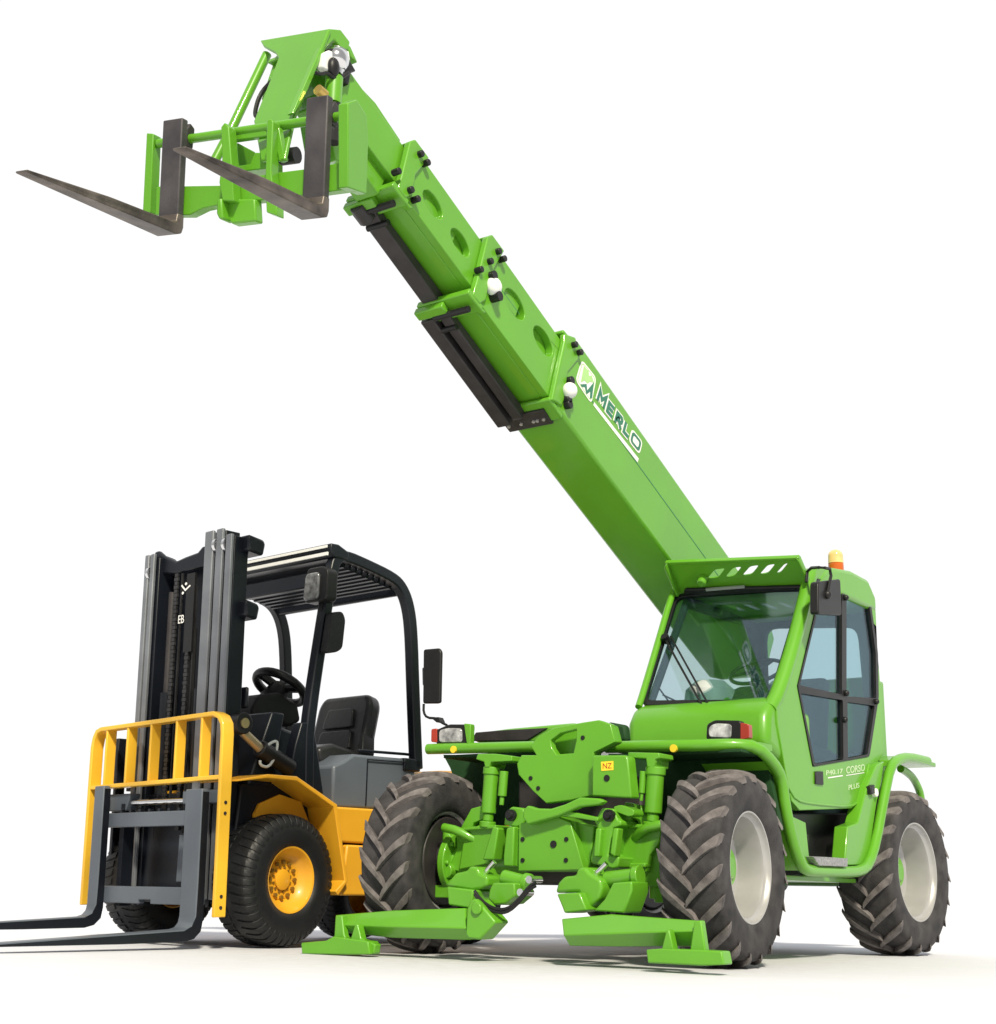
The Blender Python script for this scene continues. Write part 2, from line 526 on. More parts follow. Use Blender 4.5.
def knuckle(sd):
    s = Shape()
    s.cyl((0, sd*.72, R), (0, sd*.93, R), .11, .13, 28)
    s.cyl((0, sd*.70, R-.22), (0, sd*.70, R+.24), .055, seg=18)
    s.cyl((0, sd*.70, R+.14), (0, sd*.70, R+.19), .085, seg=18)
    s.cyl((0, sd*.70, R-.20), (0, sd*.70, R-.12), .085, seg=18)
    s.cyl((0, sd*.79, R), (0, sd*.84, R), .20, .20, 32)
    for k in range(8):
        t = 2*PI*k/8
        s.cyl((.165*math.cos(t), sd*.77, R+.165*math.sin(t)), (.165*math.cos(t), sd*.80, R+.165*math.sin(t)), .016, seg=8)
    s.tube([(.13, sd*.58, R+.14), (.20, sd*.68, R+.20), (.19, sd*.80, R+.22)], .030, 10, smooth=1)
    s.box(-.11, .11, min(sd*.60, sd*.74), max(sd*.60, sd*.74), R-.13, R+.13)
    s.ext([(sd*.74, R+.16), (sd*.62, R+.34), (sd*.52, R+.36), (sd*.50, R+.28), (sd*.60, R+.25), (sd*.66, R+.10)], FYZ, .05, .14)
    s.ball((.12, sd*.60, R+.12), .028); s.ball((.12, sd*.56, R+.21), .026)
    s.cyl((.02, sd*.80, R-.05), (.16, sd*.80, R-.05), .05, seg=16)
    s.box(-.02, .13, min(sd*.72, sd*.92), max(sd*.72, sd*.92), R-.22, R-.14)
    s.cyl((.06, sd*.86, R+.10), (.06, sd*.86, R+.24), .035, seg=14)
    return s.build('steering_knuckle', GREEN, T, bevel=.008)
knuckle(1); knuckle(-1)

# ---- front frame in front of the axle
XB = .30
s = Shape()
s.ext([(-0.156,0.775),(0.137,0.837),(0.268,0.804),(0.292,0.519),(-0.034,0.517),(-0.163,0.544)]+[], FYZ, -.10, XB)
pl = [(0.017,0.826),(0.15,0.843),(0.259,0.804),(0.372,0.529),(0.021,0.517)]
s.build('front_plate', GREEN, T, bevel=.008)
s = Shape()
s.ext([(-0.118,0.799),(0.15,0.843),(0.253,0.804),(0.349,0.529),(-0.119,0.516)], FYZ, -.05, XB+.03)
fpl = s.build('cover_plate', GREEN, T, bevel=.006)
s = Shape()
for p in [(-0.087,0.706),(0.227,0.704),(-0.085,0.582),(0.225,0.583)]:
    s.cyl((XB+.025, *p), (XB+.036, *p), .014, seg=12)
s.cyl((XB+.025, *[(0.136,0.676)][0]), (XB+.036, *[(0.136,0.676)][0]), .022, seg=16)
s.build('bolt', BLACK, fpl, each=True)
# right and left wings of the frame
s = Shape()
s.ext([(0.204,0.811),(0.379,0.783),(0.346,0.53),(0.301,0.53)], FYZ, -.05, .26)
s.ext([(0.489,0.78),(0.782,0.781),(0.754,0.68),(0.694,0.616),(0.672,0.52),(0.476,0.533)], FYZ, -.08, .16)
s.ext([(0.511,0.804),(0.787,0.785),(0.776,0.771),(0.511,0.774)], FYZ, -.08, .19)
s.ext([(0.477,0.569),(0.683,0.574),(0.683,0.547),(0.488,0.532)], FYZ, -.05, .19)
s.ext([(0.77,0.715),(0.812,0.679),(0.81,0.534),(0.736,0.515),(0.711,0.606)], FYZ, -.1, .1)
s.ext([(-0.649,0.781),(-0.398,0.798),(-0.454,0.566),(-0.692,0.525)], FYZ, -.08, .16)
s.ext([(-0.654,0.79),(-0.384,0.802),(-0.39,0.778),(-0.647,0.767)], FYZ, -.08, .19)
s.ext([(-0.748,0.788),(-0.664,0.787),(-0.707,0.515),(-0.81,0.525),(-0.743,0.656)], FYZ, -.1, .12)
s.build('axle_frame', GREEN, T, bevel=.008, each=True)
# upright ribs with pins
s = Shape()
s.ext([(0.394,0.602),(0.44,0.778),(0.416,0.807),(0.471,0.885),(0.548,0.879),(0.58,0.814),(0.602,0.809),(0.602,0.781),(0.548,0.768),(0.514,0.612),(0.59,0.603),(0.579,0.544),(0.546,0.534),(0.394,0.566)], FYZ, .02, .33)
s.ext([(0.452,0.766),(0.49,0.766),(0.476,0.601),(0.435,0.601)], FYZ, .30, .37)
s.ext([(0.571,0.765),(0.606,0.765),(0.582,0.601),(0.547,0.619)], FYZ, .30, .37)
s.build('pivot_bracket', GREEN, T, bevel=.01)
s = Shape()
s.ext([(-0.307,0.786),(-0.264,0.776),(-0.296,0.582),(-0.381,0.582),(-0.347,0.679)], FYZ, .02, .34)
s.ext([(-0.204,0.775),(-0.146,0.784),(-0.152,0.544),(-0.223,0.544),(-0.224,0.611)], FYZ, .02, .34)
s.ext([(-0.252,0.795),(-0.242,0.873),(-0.194,0.906),(-0.11,0.895),(-0.08,0.841),(-0.108,0.794),(-0.156,0.78)], FYZ, .0, .30)
s.build('pivot_bracket', GREEN, T, bevel=.01)
s = Shape()
for p, x in (([(0.528,0.838)][0], .34), ([(-0.189,0.852)][0], .31)):
    s.cyl((x-.05, *p), (x+.015, *p), .036, seg=20)
    s.cyl((x+.015, *p), (x+.03, *p), .026, .018, seg=16)
s.build('pivot_pin', BLACK, T)
# levers running across the front
s = Shape()
s.ext([(-0.044,0.875),(-0.011,0.904),(0.055,0.885),(0.155,0.881),(0.255,0.905),(0.36,0.944),(0.491,0.935),(0.529,0.917),(0.491,0.898),(0.36,0.889),(0.213,0.838),(-0.009,0.788),(-0.044,0.827)], FYZ, .34, .40)
s.ext([(0.158,0.855),(0.279,0.865),(0.473,0.827),(0.466,0.804),(0.335,0.823),(0.18,0.843)], FYZ, .31, .37)
s.ext(rounded([(0.528,0.89),(0.583,0.903),(0.669,0.874),(0.674,0.841),(0.636,0.833),(0.55,0.862)], .02), FYZ, .18, .30)
s.build('lever', GREEN, T, bevel=.012, seg=3, each=True)

# ---- suspension cylinders
def cylset(name, top, bot, r, x, top2, bot2, r2, brk):
    s = Shape()
    t, b = Vector((x, *top)), Vector((x, *bot))
    s.cyl(b, t, r, seg=28)
    e = (b-t).normalized()
    s.cyl(t-e*.02, t+e*.03, r*1.16, seg=28)
    s.cyl(b, b+e*.05, r*.72, seg=20)
    s.cyl(b+e*.05, b+e*.09, r*1.1, seg=24)
    c = s.build('suspension_cylinder', GREEN, T, bevel=.006)
    s = Shape()
    t2, b2 = Vector((x+.03, *top2)), Vector((x+.03, *bot2))
    s.cyl(b2, t2, r2, seg=18)
    s.cyl(b2, b2+(b2-t2)*.35, r2*.55, seg=12)
    s.build('accumulator', GREEN, c, bevel=.006)
    s = Shape()
    s.ext(brk, FYZ, x-.12, x+.06)
    s.cyl((x-.02, t.y, t.z+.05), (x+.05, t.y, t.z+.05), r*.6, seg=14)
    s.build('mounting_bracket', GREEN, c, bevel=.006)
cylset('l', [(-0.455,1.149)][0], [(-0.474,0.877)][0], .048, .15, [(-0.337,1.136)][0], [(-0.349,0.979)][0], .028,
       [(-0.541,1.216),(-0.526,1.251),(-0.391,1.246),(-0.259,1.228),(-0.258,1.195),(-0.422,1.196),(-0.436,1.161),(-0.468,1.162),(-0.477,1.198)])
cylset('r', [(0.738,1.11)][0], [(0.717,0.859)][0], .052, .15, [(0.669,1.104)][0], [(0.658,0.975)][0], .02,
       [(0.582,1.217),(0.793,1.205),(0.797,1.175),(0.766,1.168),(0.759,1.121),(0.711,1.123),(0.705,1.175),(0.582,1.183)])

# ---- boom cradle casting between the front wheels
s = Shape()
cast = [(-0.181,1.228),(-0.113,1.225),(0.081,1.206),(-0.129,1.276),(-0.054,1.342),(0.065,1.388),(0.27,1.41),(0.385,1.419),(0.469,1.39),(0.5,1.282),(0.349,1.226),(0.342,0.968),(0.185,0.941),(0.01,0.926),(-0.095,1.008),(-0.202,1.11),(-0.215,1.173)]
cast[2:4] = [(-0.068,1.224),(-0.114,1.284)]
hole = [(0.036,1.313),(0.11,1.353),(0.226,1.372),(0.224,1.304),(0.205,1.225),(0.081,1.222),(0.044,1.269)]
s.ext(cast, FYZ, .16, .22, [hole])
cs = s.build('boom_cradle', GREEN, T, bevel=.006)
s = Shape()
s.ext([(-0.042,1.403),(0.197,1.417),(0.399,1.404),(0.43,1.297),(0.277,1.239),(0.27,0.977),(-0.067,0.947),(-0.252,1.133),(-0.253,1.222),(-0.055,1.24)], FYZ, .0, .10)
s.build('cradle_body', GREEN, cs, bevel=.01)
s = Shape()
s.ext([(0.387,1.199),(0.619,1.19),(0.632,1.172),(0.657,0.941),(0.384,0.956)], FYZ, .20, .30)
bx = s.build('valve_cover', GREEN, cs, bevel=.01)
s = Shape()
for p in [(-0.107,1.082),(-0.05,1.019),(0.273,1.316)]:
    s.cyl((.215, *p), (.225, *p), .014, seg=12)
p = [(0.49,1.059)][0]
s.cyl((.295, *p), (.305, *p), .020, seg=14)
s.build('bolt', BLACK, cs, each=True)
s = Shape()
s.ext([(0.45,1.157),(0.536,1.159),(0.536,1.105),(0.453,1.103)], FYZ, .301, .303)
st = s.build('warning_sticker', STICKER, bx)
q0, q1 = [(0.464,1.116),(0.525,1.147)]
lettering('sticker_print', 'NZ', FYZ, q0[0], q1[0], q0[1], q1[1], .3035, RED, st, thick=.0008)

# ---- front guard tube, running on down past the cab step and over the rear wheel
path = [(-.10, [(-1.17,1.323)][0][0], 1.335), (-.10, -.3, 1.315), (-.10, -.02, [(-0.122,1.245)][0][1])]
s = Shape()
s.tube(path, .036, 16)
bar = s.build('guard_tube', GREEN, T)
s = Shape()
right_end = [(-0.31,1.265),(-0.539,1.24),(-0.655,0.986)]
pts = [(-.10, [(0.253,1.289)][0][0], [(0.253,1.289)][0][1]), (-.10, .95, 1.272), (-.16, 1.10, 1.275), (-.26, 1.2, 1.272)]
pts += [(x, 1.22, z) for x, z in [(-0.448,1.195),(-0.579,1.107),(-0.614,0.941),(-0.7,0.749),(-0.814,0.601),(-0.905,0.561),(-1.058,0.557),(-1.57,0.561),(-1.846,0.574),(-2.004,0.619),(-2.163,0.773),(-2.391,1.117),(-2.544,1.325),(-2.7,1.397),(-2.956,1.437),(-3.393,1.442)]]
s.tube(pts, .037, 16, smooth=1)
s.build('guard_tube', GREEN, T)
# fender panels under the tube
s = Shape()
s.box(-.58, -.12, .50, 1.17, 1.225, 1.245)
s.build('front_fender', SHADEGREEN, T, bevel=.004)  # both front fenders carry their underside shade in the dark colour
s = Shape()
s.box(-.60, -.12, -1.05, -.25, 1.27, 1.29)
s.build('front_fender', SHADEGREEN, T, bevel=.004)
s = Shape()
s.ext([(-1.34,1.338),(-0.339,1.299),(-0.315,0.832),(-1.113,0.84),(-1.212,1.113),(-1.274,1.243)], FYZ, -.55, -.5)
s.build('shaded_fender_panel', SHADEGREEN, T)  # inner fender panel, shade painted into its green
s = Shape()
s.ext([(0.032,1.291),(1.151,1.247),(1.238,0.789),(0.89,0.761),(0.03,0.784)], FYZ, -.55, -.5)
s.build('shaded_fender_panel', SHADEGREEN, T)
s = Shape()
arch = [(-0.426,1.194),(-0.568,1.106),(-0.611,0.942),(-0.707,0.734),(-0.809,0.586)]
inn = [(x-.05, z-.03) for x, z in arch]
s.ext(arch + list(reversed(inn)), FXZ, .75, 1.215)
s.ext([(-0.701,0.886),(-0.954,0.852),(-0.986,0.652),(-1.108,0.57),(-0.953,0.567),(-0.87,0.603),(-0.747,0.751)], FXZ, 1.14, 1.21)
s.build('wheel_arch', GREEN, T, bevel=.006)
s = Shape()
s.ext([(-1.706,0.864),(-1.896,0.898),(-2.117,1.169),(-2.325,1.326),(-2.486,1.366),(-2.399,1.207),(-2.285,1.057),(-2.116,0.755),(-2,0.616),(-1.628,0.606),(-1.634,0.655)], FXZ, 1.10, 1.20)
s.build('step_panel', GREEN, T, bevel=.008)
s = Shape()
s.ext([(-0.778,0.907),(-2.22,0.985),(-2.173,0.637),(-1.188,0.611),(-0.761,0.706)], FXZ, .50, 1.00)
s.build('battery_box', BLACK, T, bevel=.01)
s = Shape()
s.ext([(-0.929,0.644),(-1.142,0.647),(-1.512,0.649),(-1.497,0.595),(-1.021,0.59)], FXZ, 1.02, 1.265)
s.build('step', GRATE, T, bevel=.004)
s = Shape()
s.box(-2.2, -.7, .45, 1.05, .50, .53)
s.build('belly_plate', GREEN, T, bevel=.004)
s = Shape()
s.ext([(-2.101,1.16),(-2.183,1.178),(-2.183,1.114),(-2.102,1.1)], FXZ, 1.19, 1.23)
sl = s.build('side_lamp', BLACK, T, bevel=.008)
s = Shape()
c = [(-2.22,1.22,1.123)][0]
s.cyl((c[0], 1.19, c[2]), (c[0], 1.232, c[2]), .030, seg=18)
s.build('lens', WHITE, sl, bevel=.008)
# rear fender plate
s = Shape()
rf = [(-2.668,1.345),(-2.903,1.445),(-3.514,1.439)]
s.ext([rf[0], (rf[0][0]-.02, rf[0][1]+.05), rf[1], rf[2], (rf[2][0], rf[2][1]-.035), (rf[1][0]+.02, rf[1][1]-.035)], FXZ, .75, 1.25)
s.build('rear_fender', GREEN, T, bevel=.008)
s = Shape()
s.tube([(x, 1.12, z) for x, z in [(-3.063,1.361),(-3.175,1.35),(-3.342,1.315),(-3.474,1.227),(-3.502,1.151)]], .03, 12, smooth=2)
s.build('fender_stay', GREEN, T)

# ---- engine bonnet on the far side
s = Shape()
s.ext([(-0.969,1.398),(-0.976,1.461),(-0.691,1.479),(-0.219,1.49),(-0.141,1.492),(-0.078,1.451),(-0.078,1.333)], FYZ, -2.6, -.35)
bn = s.build('bonnet', GREEN, T, bevel=.03, seg=3)
s = Shape()
s.ext([(-0.979,1.404),(-0.938,1.462),(-0.701,1.467),(-0.348,1.464),(-0.509,1.388)], FYZ, -.36, -.335)
s.build('air_grille', DARK, bn, bevel=.004)
s = Shape()
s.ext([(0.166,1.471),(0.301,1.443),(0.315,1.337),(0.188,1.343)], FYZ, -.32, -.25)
s.build('hose_cover', SHADEGREEN, T, bevel=.02)

# ---- headlights on the guard tube
def lamp(x, poly, lens, ind):
    s = Shape(); s.ext(rounded(poly, .02), FYZ, x-.06, x)
    h = s.build('headlight', BLACK, T, bevel=.008)
    s = Shape(); s.ext(rounded(lens, .025), FYZ, x-.04, x+.006)
    s.build('lens', LENS, h, bevel=.006)
    s = Shape(); s.ext(rounded(ind, .012), FYZ, x-.05, x+.004)
    s.build('indicator', RED, h, bevel=.008)
    return h
lamp(-.10, [(-1.104,1.365),(-1.108,1.464),(-0.999,1.497),(-0.815,1.487),(-0.825,1.353)], [(-1.074,1.376),(-1.077,1.46),(-0.998,1.471),(-0.882,1.463),(-0.875,1.368)], [(-1.144,1.383),(-1.145,1.471),(-1.097,1.474),(-1.091,1.375)])
s = Shape(); s.ext([(-0.856,1.493),(-0.798,1.487),(-0.798,1.351),(-0.829,1.353)], FYZ, -.13, -.08)
s.build('lamp_guard', GREEN, T, bevel=.006)
lamp(-.34, [(0.828,1.334),(0.836,1.43),(0.889,1.453),(1.07,1.44),(1.066,1.317)], [(0.849,1.347),(0.851,1.412),(0.898,1.432),(1.009,1.421),(1.002,1.333)], [(1.063,1.32),(1.066,1.427),(1.122,1.415),(1.123,1.33)])
s = Shape(); s.box(-.50, -.30, 1.0, 1.2, 1.26, 1.30)
s.build('lamp_bracket', GREEN, T)
# round reflectors on the tube
s = Shape()
for p in ([(-0.922,1.319)][0], [(0.748,1.258)][0]):
    s.cyl((-.075, *p), (-.056, *p), .024, seg=18)
s.build('reflector', STICKER, T, each=True)

# ---- cab
YN, YF = 1.15, .14          # near (left) and far (right) walls
def skew(p, y): return (p[0], p[1])
out = [(-0.753,1.333),(-0.708,1.461),(-0.702,1.55),(-0.92,1.868),(-1.191,2.271),(-1.37,2.499),(-1.473,2.619),(-2.124,2.723),(-2.466,2.707),(-2.617,2.593),(-2.605,2.191),(-2.628,1.981),(-2.634,1.437),(-2.289,1.256),(-2.127,1.087),(-1.927,0.998),(-1.015,0.933),(-0.894,0.983),(-0.848,1.068)]
dwin = [(-1.449,2.534),(-1.892,2.634),(-2.374,2.673),(-2.484,2.624),(-2.599,2.19),(-2.566,1.846),(-2.308,1.388),(-1.253,1.231),(-1.046,1.737),(-1.385,2.265)]
s = Shape()
s.ext(out, FXZ, YN-.05, YN, [dwin])
cab = s.build('cab', GREEN, T, bevel=.02, seg=3)
s = Shape()
fwin = [(-1.40, 2.42), (-2.45, 2.45), (-2.55, 2.3), (-2.45, 1.45), (-1.2, 1.45), (-.88, 1.68)]
s.ext([(-.79, 1.62), (-1.42, 2.52), (-2.55, 2.62), (-2.68, 2.4), (-2.62, 1.4), (-2.4, 1.0), (-.79, 1.0)], FXZ, YF, YF+.05, [fwin])
s.build('far_wall', CABIN, cab, bevel=.012)
s = Shape()   # back wall with window
s.ext([(YF+.05, 1.0), (YN-.05, 1.0), (YN-.05, 2.62), (YF+.05, 2.62)], FYZ, -2.66, -2.60, [rounded([(.24, 1.45), (.24, 2.46), (1.0, 2.40), (1.04, 1.45)], .10)])
s.build('rear_wall', CABIN, cab, bevel=.01)
s = Shape()
s.box(-3.08, -2.76, .22, 1.02, 1.15, 2.04)
s.build('rear_cover', GREEN, T, bevel=.02)
s = Shape()   # cowl under the windscreen
s.ext([(-.78, 1.64), (-.66, 1.60), (-.585, 1.50), (-.56, 1.30), (-1.3, 1.05), (-1.3, 1.6)], FXZ, YF-.02, YN-.01)
s.build('cowl', GREEN, cab, bevel=.06, seg=4)
# pillars and frame round the windscreen
nb, nt_ = (-.75, 1.615), (-1.36, 2.47)
s = Shape()
s.tube([(-.70, 1.10, 1.55), (-.80, 1.12, 1.66), (-1.05, 1.135, 2.02), (-1.33, 1.13, 2.44), (-1.42, 1.12, 2.56)], .05, 16, smooth=1)
s.build('windscreen_pillar', GREEN, cab)
s = Shape()
s.tube([(-.72, .14, 1.62), (-.80, .13, 1.72), (-1.05, .105, 2.08), (-1.33, .08, 2.50), (-1.42, .08, 2.60)], .024, 16, smooth=1)
s.build('windscreen_pillar', GREEN, cab)
WN = Vector((nt_[0]-nb[0], 0, nt_[1]-nb[1])).normalized()
FW = (Vector((nb[0], 0, nb[1])), Y, WN, Vector((WN.z, 0, -WN.x)))
wl = (Vector((nt_[0]-nb[0], 0, nt_[1]-nb[1]))).length
wpoly = rounded([(.145, .045), (1.09, -.02), (1.10, wl), (.09, wl+.05)], .08, 5)
s = Shape(); s.ext(rounded([(.125, .02), (1.11, -.045), (1.12, wl+.02), (.07, wl+.07)], .09, 5), FW, -.02, .012, [inset(wpoly, .02)])
s.build('windscreen_seal', BLACK, cab, bevel=.004)
s = Shape(); s.ext(inset(wpoly, .008), FW, -.004, .002)
ws = s.build('windscreen', WSGLASS, cab)
# door
s = Shape()
s.ext(rounded(dwin, .03), FXZ, YN-.04, YN+.006, [rounded([(-1.467,2.517),(-1.846,2.604),(-1.927,2.605),(-1.825,1.777),(-1.079,1.747),(-1.415,2.266)], .02),
      rounded([(-2.017,2.63),(-2.341,2.649),(-2.446,2.604),(-2.551,2.183),(-2.511,1.834),(-1.909,1.775)], .02),
      rounded([(-1.088,1.696),(-1.836,1.739),(-1.795,1.321),(-1.283,1.25)], .02),
      rounded([(-1.921,1.737),(-2.473,1.773),(-2.27,1.399),(-1.881,1.338)], .02)])
dr = s.build('door', BLACK, cab, bevel=.004)
s = Shape(); s.ext(inset(dwin, .02), FXZ, YN-.02, YN-.014)
s.build('door_window', GLASS, dr)
s = Shape()
for q in [(-1.962,1.165,2.495),(-1.884,1.165,1.793),(-1.833,1.165,1.6),(-2.483,1.165,1.804)]:
    s.ball(q, .022)
s.build('door_hinge', BLACK, dr, each=True)
s = Shape()
s.ext([(-1.278,1.201),(-1.404,1.211),(-1.404,1.121),(-1.269,1.118)], FXZ, YN, YN+.012)
hd = s.build('door_handle', BLACK, dr, bevel=.004)
# panel joint of the door
s = Shape()
s.tube([(x, YN+.001, z) for x, z in [(-0.835,1.067),(-0.948,0.995),(-1.199,0.987),(-1.896,1.006),(-2.063,1.054),(-2.175,1.159),(-2.294,1.327)]], .009, 8, smooth=1)
s.build('door_sill', GREEN, cab)
# lettering on the door
def line(name, body, a, b, c, m=None):
    # baseline a-b, cap height from a to c, in the (x, z) plane of the door; text runs to -x
    e1 = Vector((b[0]-a[0], 0, b[1]-a[1])); e2 = Vector((c[0]-a[0], 0, c[1]-a[1]))
    fr = (Vector((a[0], 0, a[1])), e1, e2, Y)
    return lettering(name, body, fr, 0, 1, 0, 1, YN+.001, m or DOORPRINT, dr, offset=0.01, thick=.0015)
line('door_print', 'P40.17', *[(-1.48,1.191),(-1.778,1.227),(-1.483,1.223)])
line('door_print', 'CORSO', *[(-1.847,1.229),(-2.206,1.277),(-1.853,1.277)])
line('door_print', 'PLUS', *[(-1.876,1.119),(-2.081,1.151),(-1.881,1.154)])
s = Shape()
s.ext([(-1.51,1.18),(-1.777,1.215),(-1.776,1.207),(-1.509,1.172)], FXZ, YN+.001, YN+.0025)
s.ext([(-1.846,1.22),(-2.195,1.266),(-2.194,1.261),(-1.845,1.215)], FXZ, YN+.001, YN+.0025)
s.build('print_underline', WHITE, dr)
# roof with the forward guard
s = Shape()
roof = [(-1.176,2.609),(-1.299,2.628),(-2.125,2.732),(-2.47,2.73),(-2.62,2.616)]
s.ext([(-1.66, 2.67)] + [(x, z) for x, z in roof[2:]] + [(-2.62, 2.50), (-1.42, 2.50)], FXZ, .09, 1.16)
s.build('roof', GREEN, cab, bevel=.035, seg=3)
# forward guard of the roof: a sloping panel with slots under a thin top sheet
va, vb, vc, vd = [Vector(p) for p in ([(-1.17,0.146,2.705)][0], [(-1.17,1.136,2.624)][0], [(-1.38,1.123,2.483)][0], [(-1.38,0.095,2.534)][0])]
e1 = (vb-va).normalized(); nn = e1.cross(vd-va).normalized(); e2 = nn.cross(e1)
if nn.x < 0: nn = -nn
FV = (va, e1, e2, nn)
wv, hv = (vb-va).length, (vd-va).dot(e2)
sgn = 1 if hv > 0 else -1
hv = abs(hv)
def slotp(a, b, k):
    y0 = wv*a; y1 = wv*b
    return rounded([(y0-.02, sgn*hv*(k+.30)), (y0+.07, sgn*hv*k), (y1+.035, sgn*hv*(k-.03)), (y1-.045, sgn*hv*(k+.26))], .022, 3)
s = Shape()
s.ext([(0, 0), (wv, 0), (wv+.02, sgn*hv), (0, sgn*hv)], FV, -.012, 0, [slotp(.28, .40, .24), slotp(.425, .53, .21), slotp(.56, .665, .18), slotp(.695, .79, .16), slotp(.82, .885, .15)])
s.build('visor', GREEN, cab)
s = Shape()
s.ext([(-.02, 0), (.0, -sgn*.02), (.0, sgn*hv), (-.02, sgn*hv)], FV, -.03, .045)
s.ext([(wv, -sgn*.02), (wv+.015, 0), (wv+.03, sgn*hv), (wv+.015, sgn*hv)], FV, -.03, .02)
s.ext([(-.02, -sgn*.022), (wv+.015, -sgn*.022), (wv+.015, sgn*.004), (-.02, sgn*.004)], FV, -.02, .012)
s.build('visor_rim', GREEN, cab, bevel=.005)
s = Shape()
s.ext([(.06, sgn*hv*.80), (wv-.02, sgn*hv*.80), (wv+.01, sgn*hv*.99), (.03, sgn*hv*.99)], FV, .002, .03)
vr = s.build('visor_rail', BLACK, cab, bevel=.01)
s = Shape()
s.ext([(.24, sgn*hv*.76), (wv*.55, sgn*hv*.70), (wv*.55, sgn*hv*.76), (.24, sgn*hv*.83)], FV, .03, .045)
s.build('rail_strip', SILVER, vr)
s = Shape()
c = fp(FV, wv*.24, sgn*hv*.50, 0)
s.cyl(c, c+nn*.07, .034, seg=16)
s.build('roof_lamp', GREEN, cab, bevel=.01)
# mirrors
s = Shape()
mq = [(-1.038,1.3,2.42),(-1.445,1.3,2.517),(-1.44,1.3,2.26),(-1.015,1.3,2.197)]
s.ext(rounded([(q[0], q[2]) for q in mq], .03), FXZ, 1.27, 1.33)
mr = s.build('mirror', BLACK, cab, bevel=.015, seg=3)
s = Shape()
s.tube([(-1.16,1.34,2.352),(-1.272,1.34,2.547),(-1.097,1.34,2.528)]+[(-1.285,1.16,2.581),(-1.245,1.16,2.474)], .011, 8, smooth=1)
s.ball([(-1.173,1.335,2.355)][0], .03)
s.build('mirror_arm', BLACK, mr)
s = Shape()
s.ext(rounded([(-1.382,2.074),(-1.239,2.072),(-1.219,2.044),(-1.216,1.682),(-1.239,1.675),(-1.372,1.682)], .02), FYZ, -.31, -.28)
s.ext([(-1.406,1.948),(-1.376,1.946),(-1.371,1.812),(-1.397,1.814)], FYZ, -.34, -.30)
mr = s.build('mirror', BLACK, T, bevel=.012, seg=3)
s = Shape()
s.tube([(-.3, y, z) for y, z in [(-1.375,1.682),(-1.375,1.622),(-1.343,1.581),(-1.25,1.572),(-1.213,1.54),(-1.163,1.52)]], .009, 8, smooth=1)
s.ext([(-1.293,1.578),(-1.228,1.578),(-1.206,1.539),(-1.241,1.541)], FYZ, -.34, -.28)
s.build('mirror_arm', BLACK, mr)
# beacon
bq = [(-2.227,1,2.851)][0]
s = Shape(); s.cyl((bq[0], 1.0, bq[2]-.12), (bq[0], 1.0, bq[2]-.03), .058, seg=24)
bc = s.build('beacon', AMBER, cab, bevel=.01)
s = Shape(); s.cyl((bq[0], 1.0, bq[2]-.03), (bq[0], 1.0, bq[2]+.03), .058, .056, 24)
s.ball((bq[0], 1.0, bq[2]+.03), .056, (1, 1, .85))
s.build('beacon_dome', AMBERPALE, bc)
# wipers
s = Shape()
def wp(u, v, d=.03): return fp(FW, u, v, d)
wq = [(.20, .55), (.55, .02)]
s.tube([wp(.16, .62), wp(.30, .42), wp(.62, -.03)], .008, 8)
s.tube([wp(.19, .65), wp(.33, .45), wp(.66, -.02)], .007, 8)
s.tube([wp(.62, -.04), wp(.70, -.12)], .014, 8)
s.cyl(wp(.16, .63, .0), wp(.16, .63, .06), .028, seg=12)
s.build('wiper', BLACK, cab)
s = Shape()
s.tube([wp(.30, .10, -.05), wp(.17, .25, -.05)], .006, 8)
s.tube([wp(.42, .06, -.05), wp(.24, .16, -.05)], .006, 8)
s.build('wiper_blade', BLACK, cab, each=True)
# things inside the cab
s = Shape()
s.box(-2.35, -1.85, .40, .90, 1.25, 1.45); s.ext([(-2.25, 1.4), (-2.1, 1.45), (-2.24, 1.98), (-2.36, 1.98)], FXZ, .42, .88)
s.build('operator_seat', UPHOL, cab, bevel=.06, seg=3)
s = Shape()
s.ext([(-.85, 1.55), (-1.0, 1.72), (-1.25, 1.80), (-1.45, 1.70), (-1.4, 1.2), (-.85, 1.2)], FXZ, .62, 1.02)
s.build('dashboard', UPHOL, cab, bevel=.05, seg=3)
s = Shape()
s.lathe([(0.0, .0), (.10, .0), (.165, -.06), (.18, -.16), (0, -.16)], (-.98, .55, 1.80), (0, 0, 1), 24)
s.build('instrument_cover', DASHGREY, cab)
s = Shape()
s.ext([(-.82, 1.58), (-.9, 1.68), (-1.1, 1.68), (-1.1, 1.5)], FXZ, .3, .72)
s.build('air_duct', GREEN, cab, bevel=.02)
s = Shape()
c0, ax = Vector((-1.5, .66, 1.93)), Vector((.55, 0, .83)).normalized()
a1 = ax.orthogonal().normalized(); b1 = ax.cross(a1)
s.tube([c0+(a1*math.cos(t)+b1*math.sin(t))*.19 for t in [2*PI*i/28 for i in range(28)]], .014, 10, closed=True)
s.cyl(c0-ax*.02, c0-ax*.35, .03, seg=12)
for k in range(3):
    t = 2*PI*k/3
    s.tube([c0, c0+(a1*math.cos(t)+b1*math.sin(t))*.19], .012, 8)
s.build('steering_wheel', BLACK, cab)

# ---- boom
BY0, BY1 = -.30, .10
def crescent(cu, cv, ru, rv):
    return arcpoly(cu, cv, ru, rv, 0, 360, 20)[:-1]
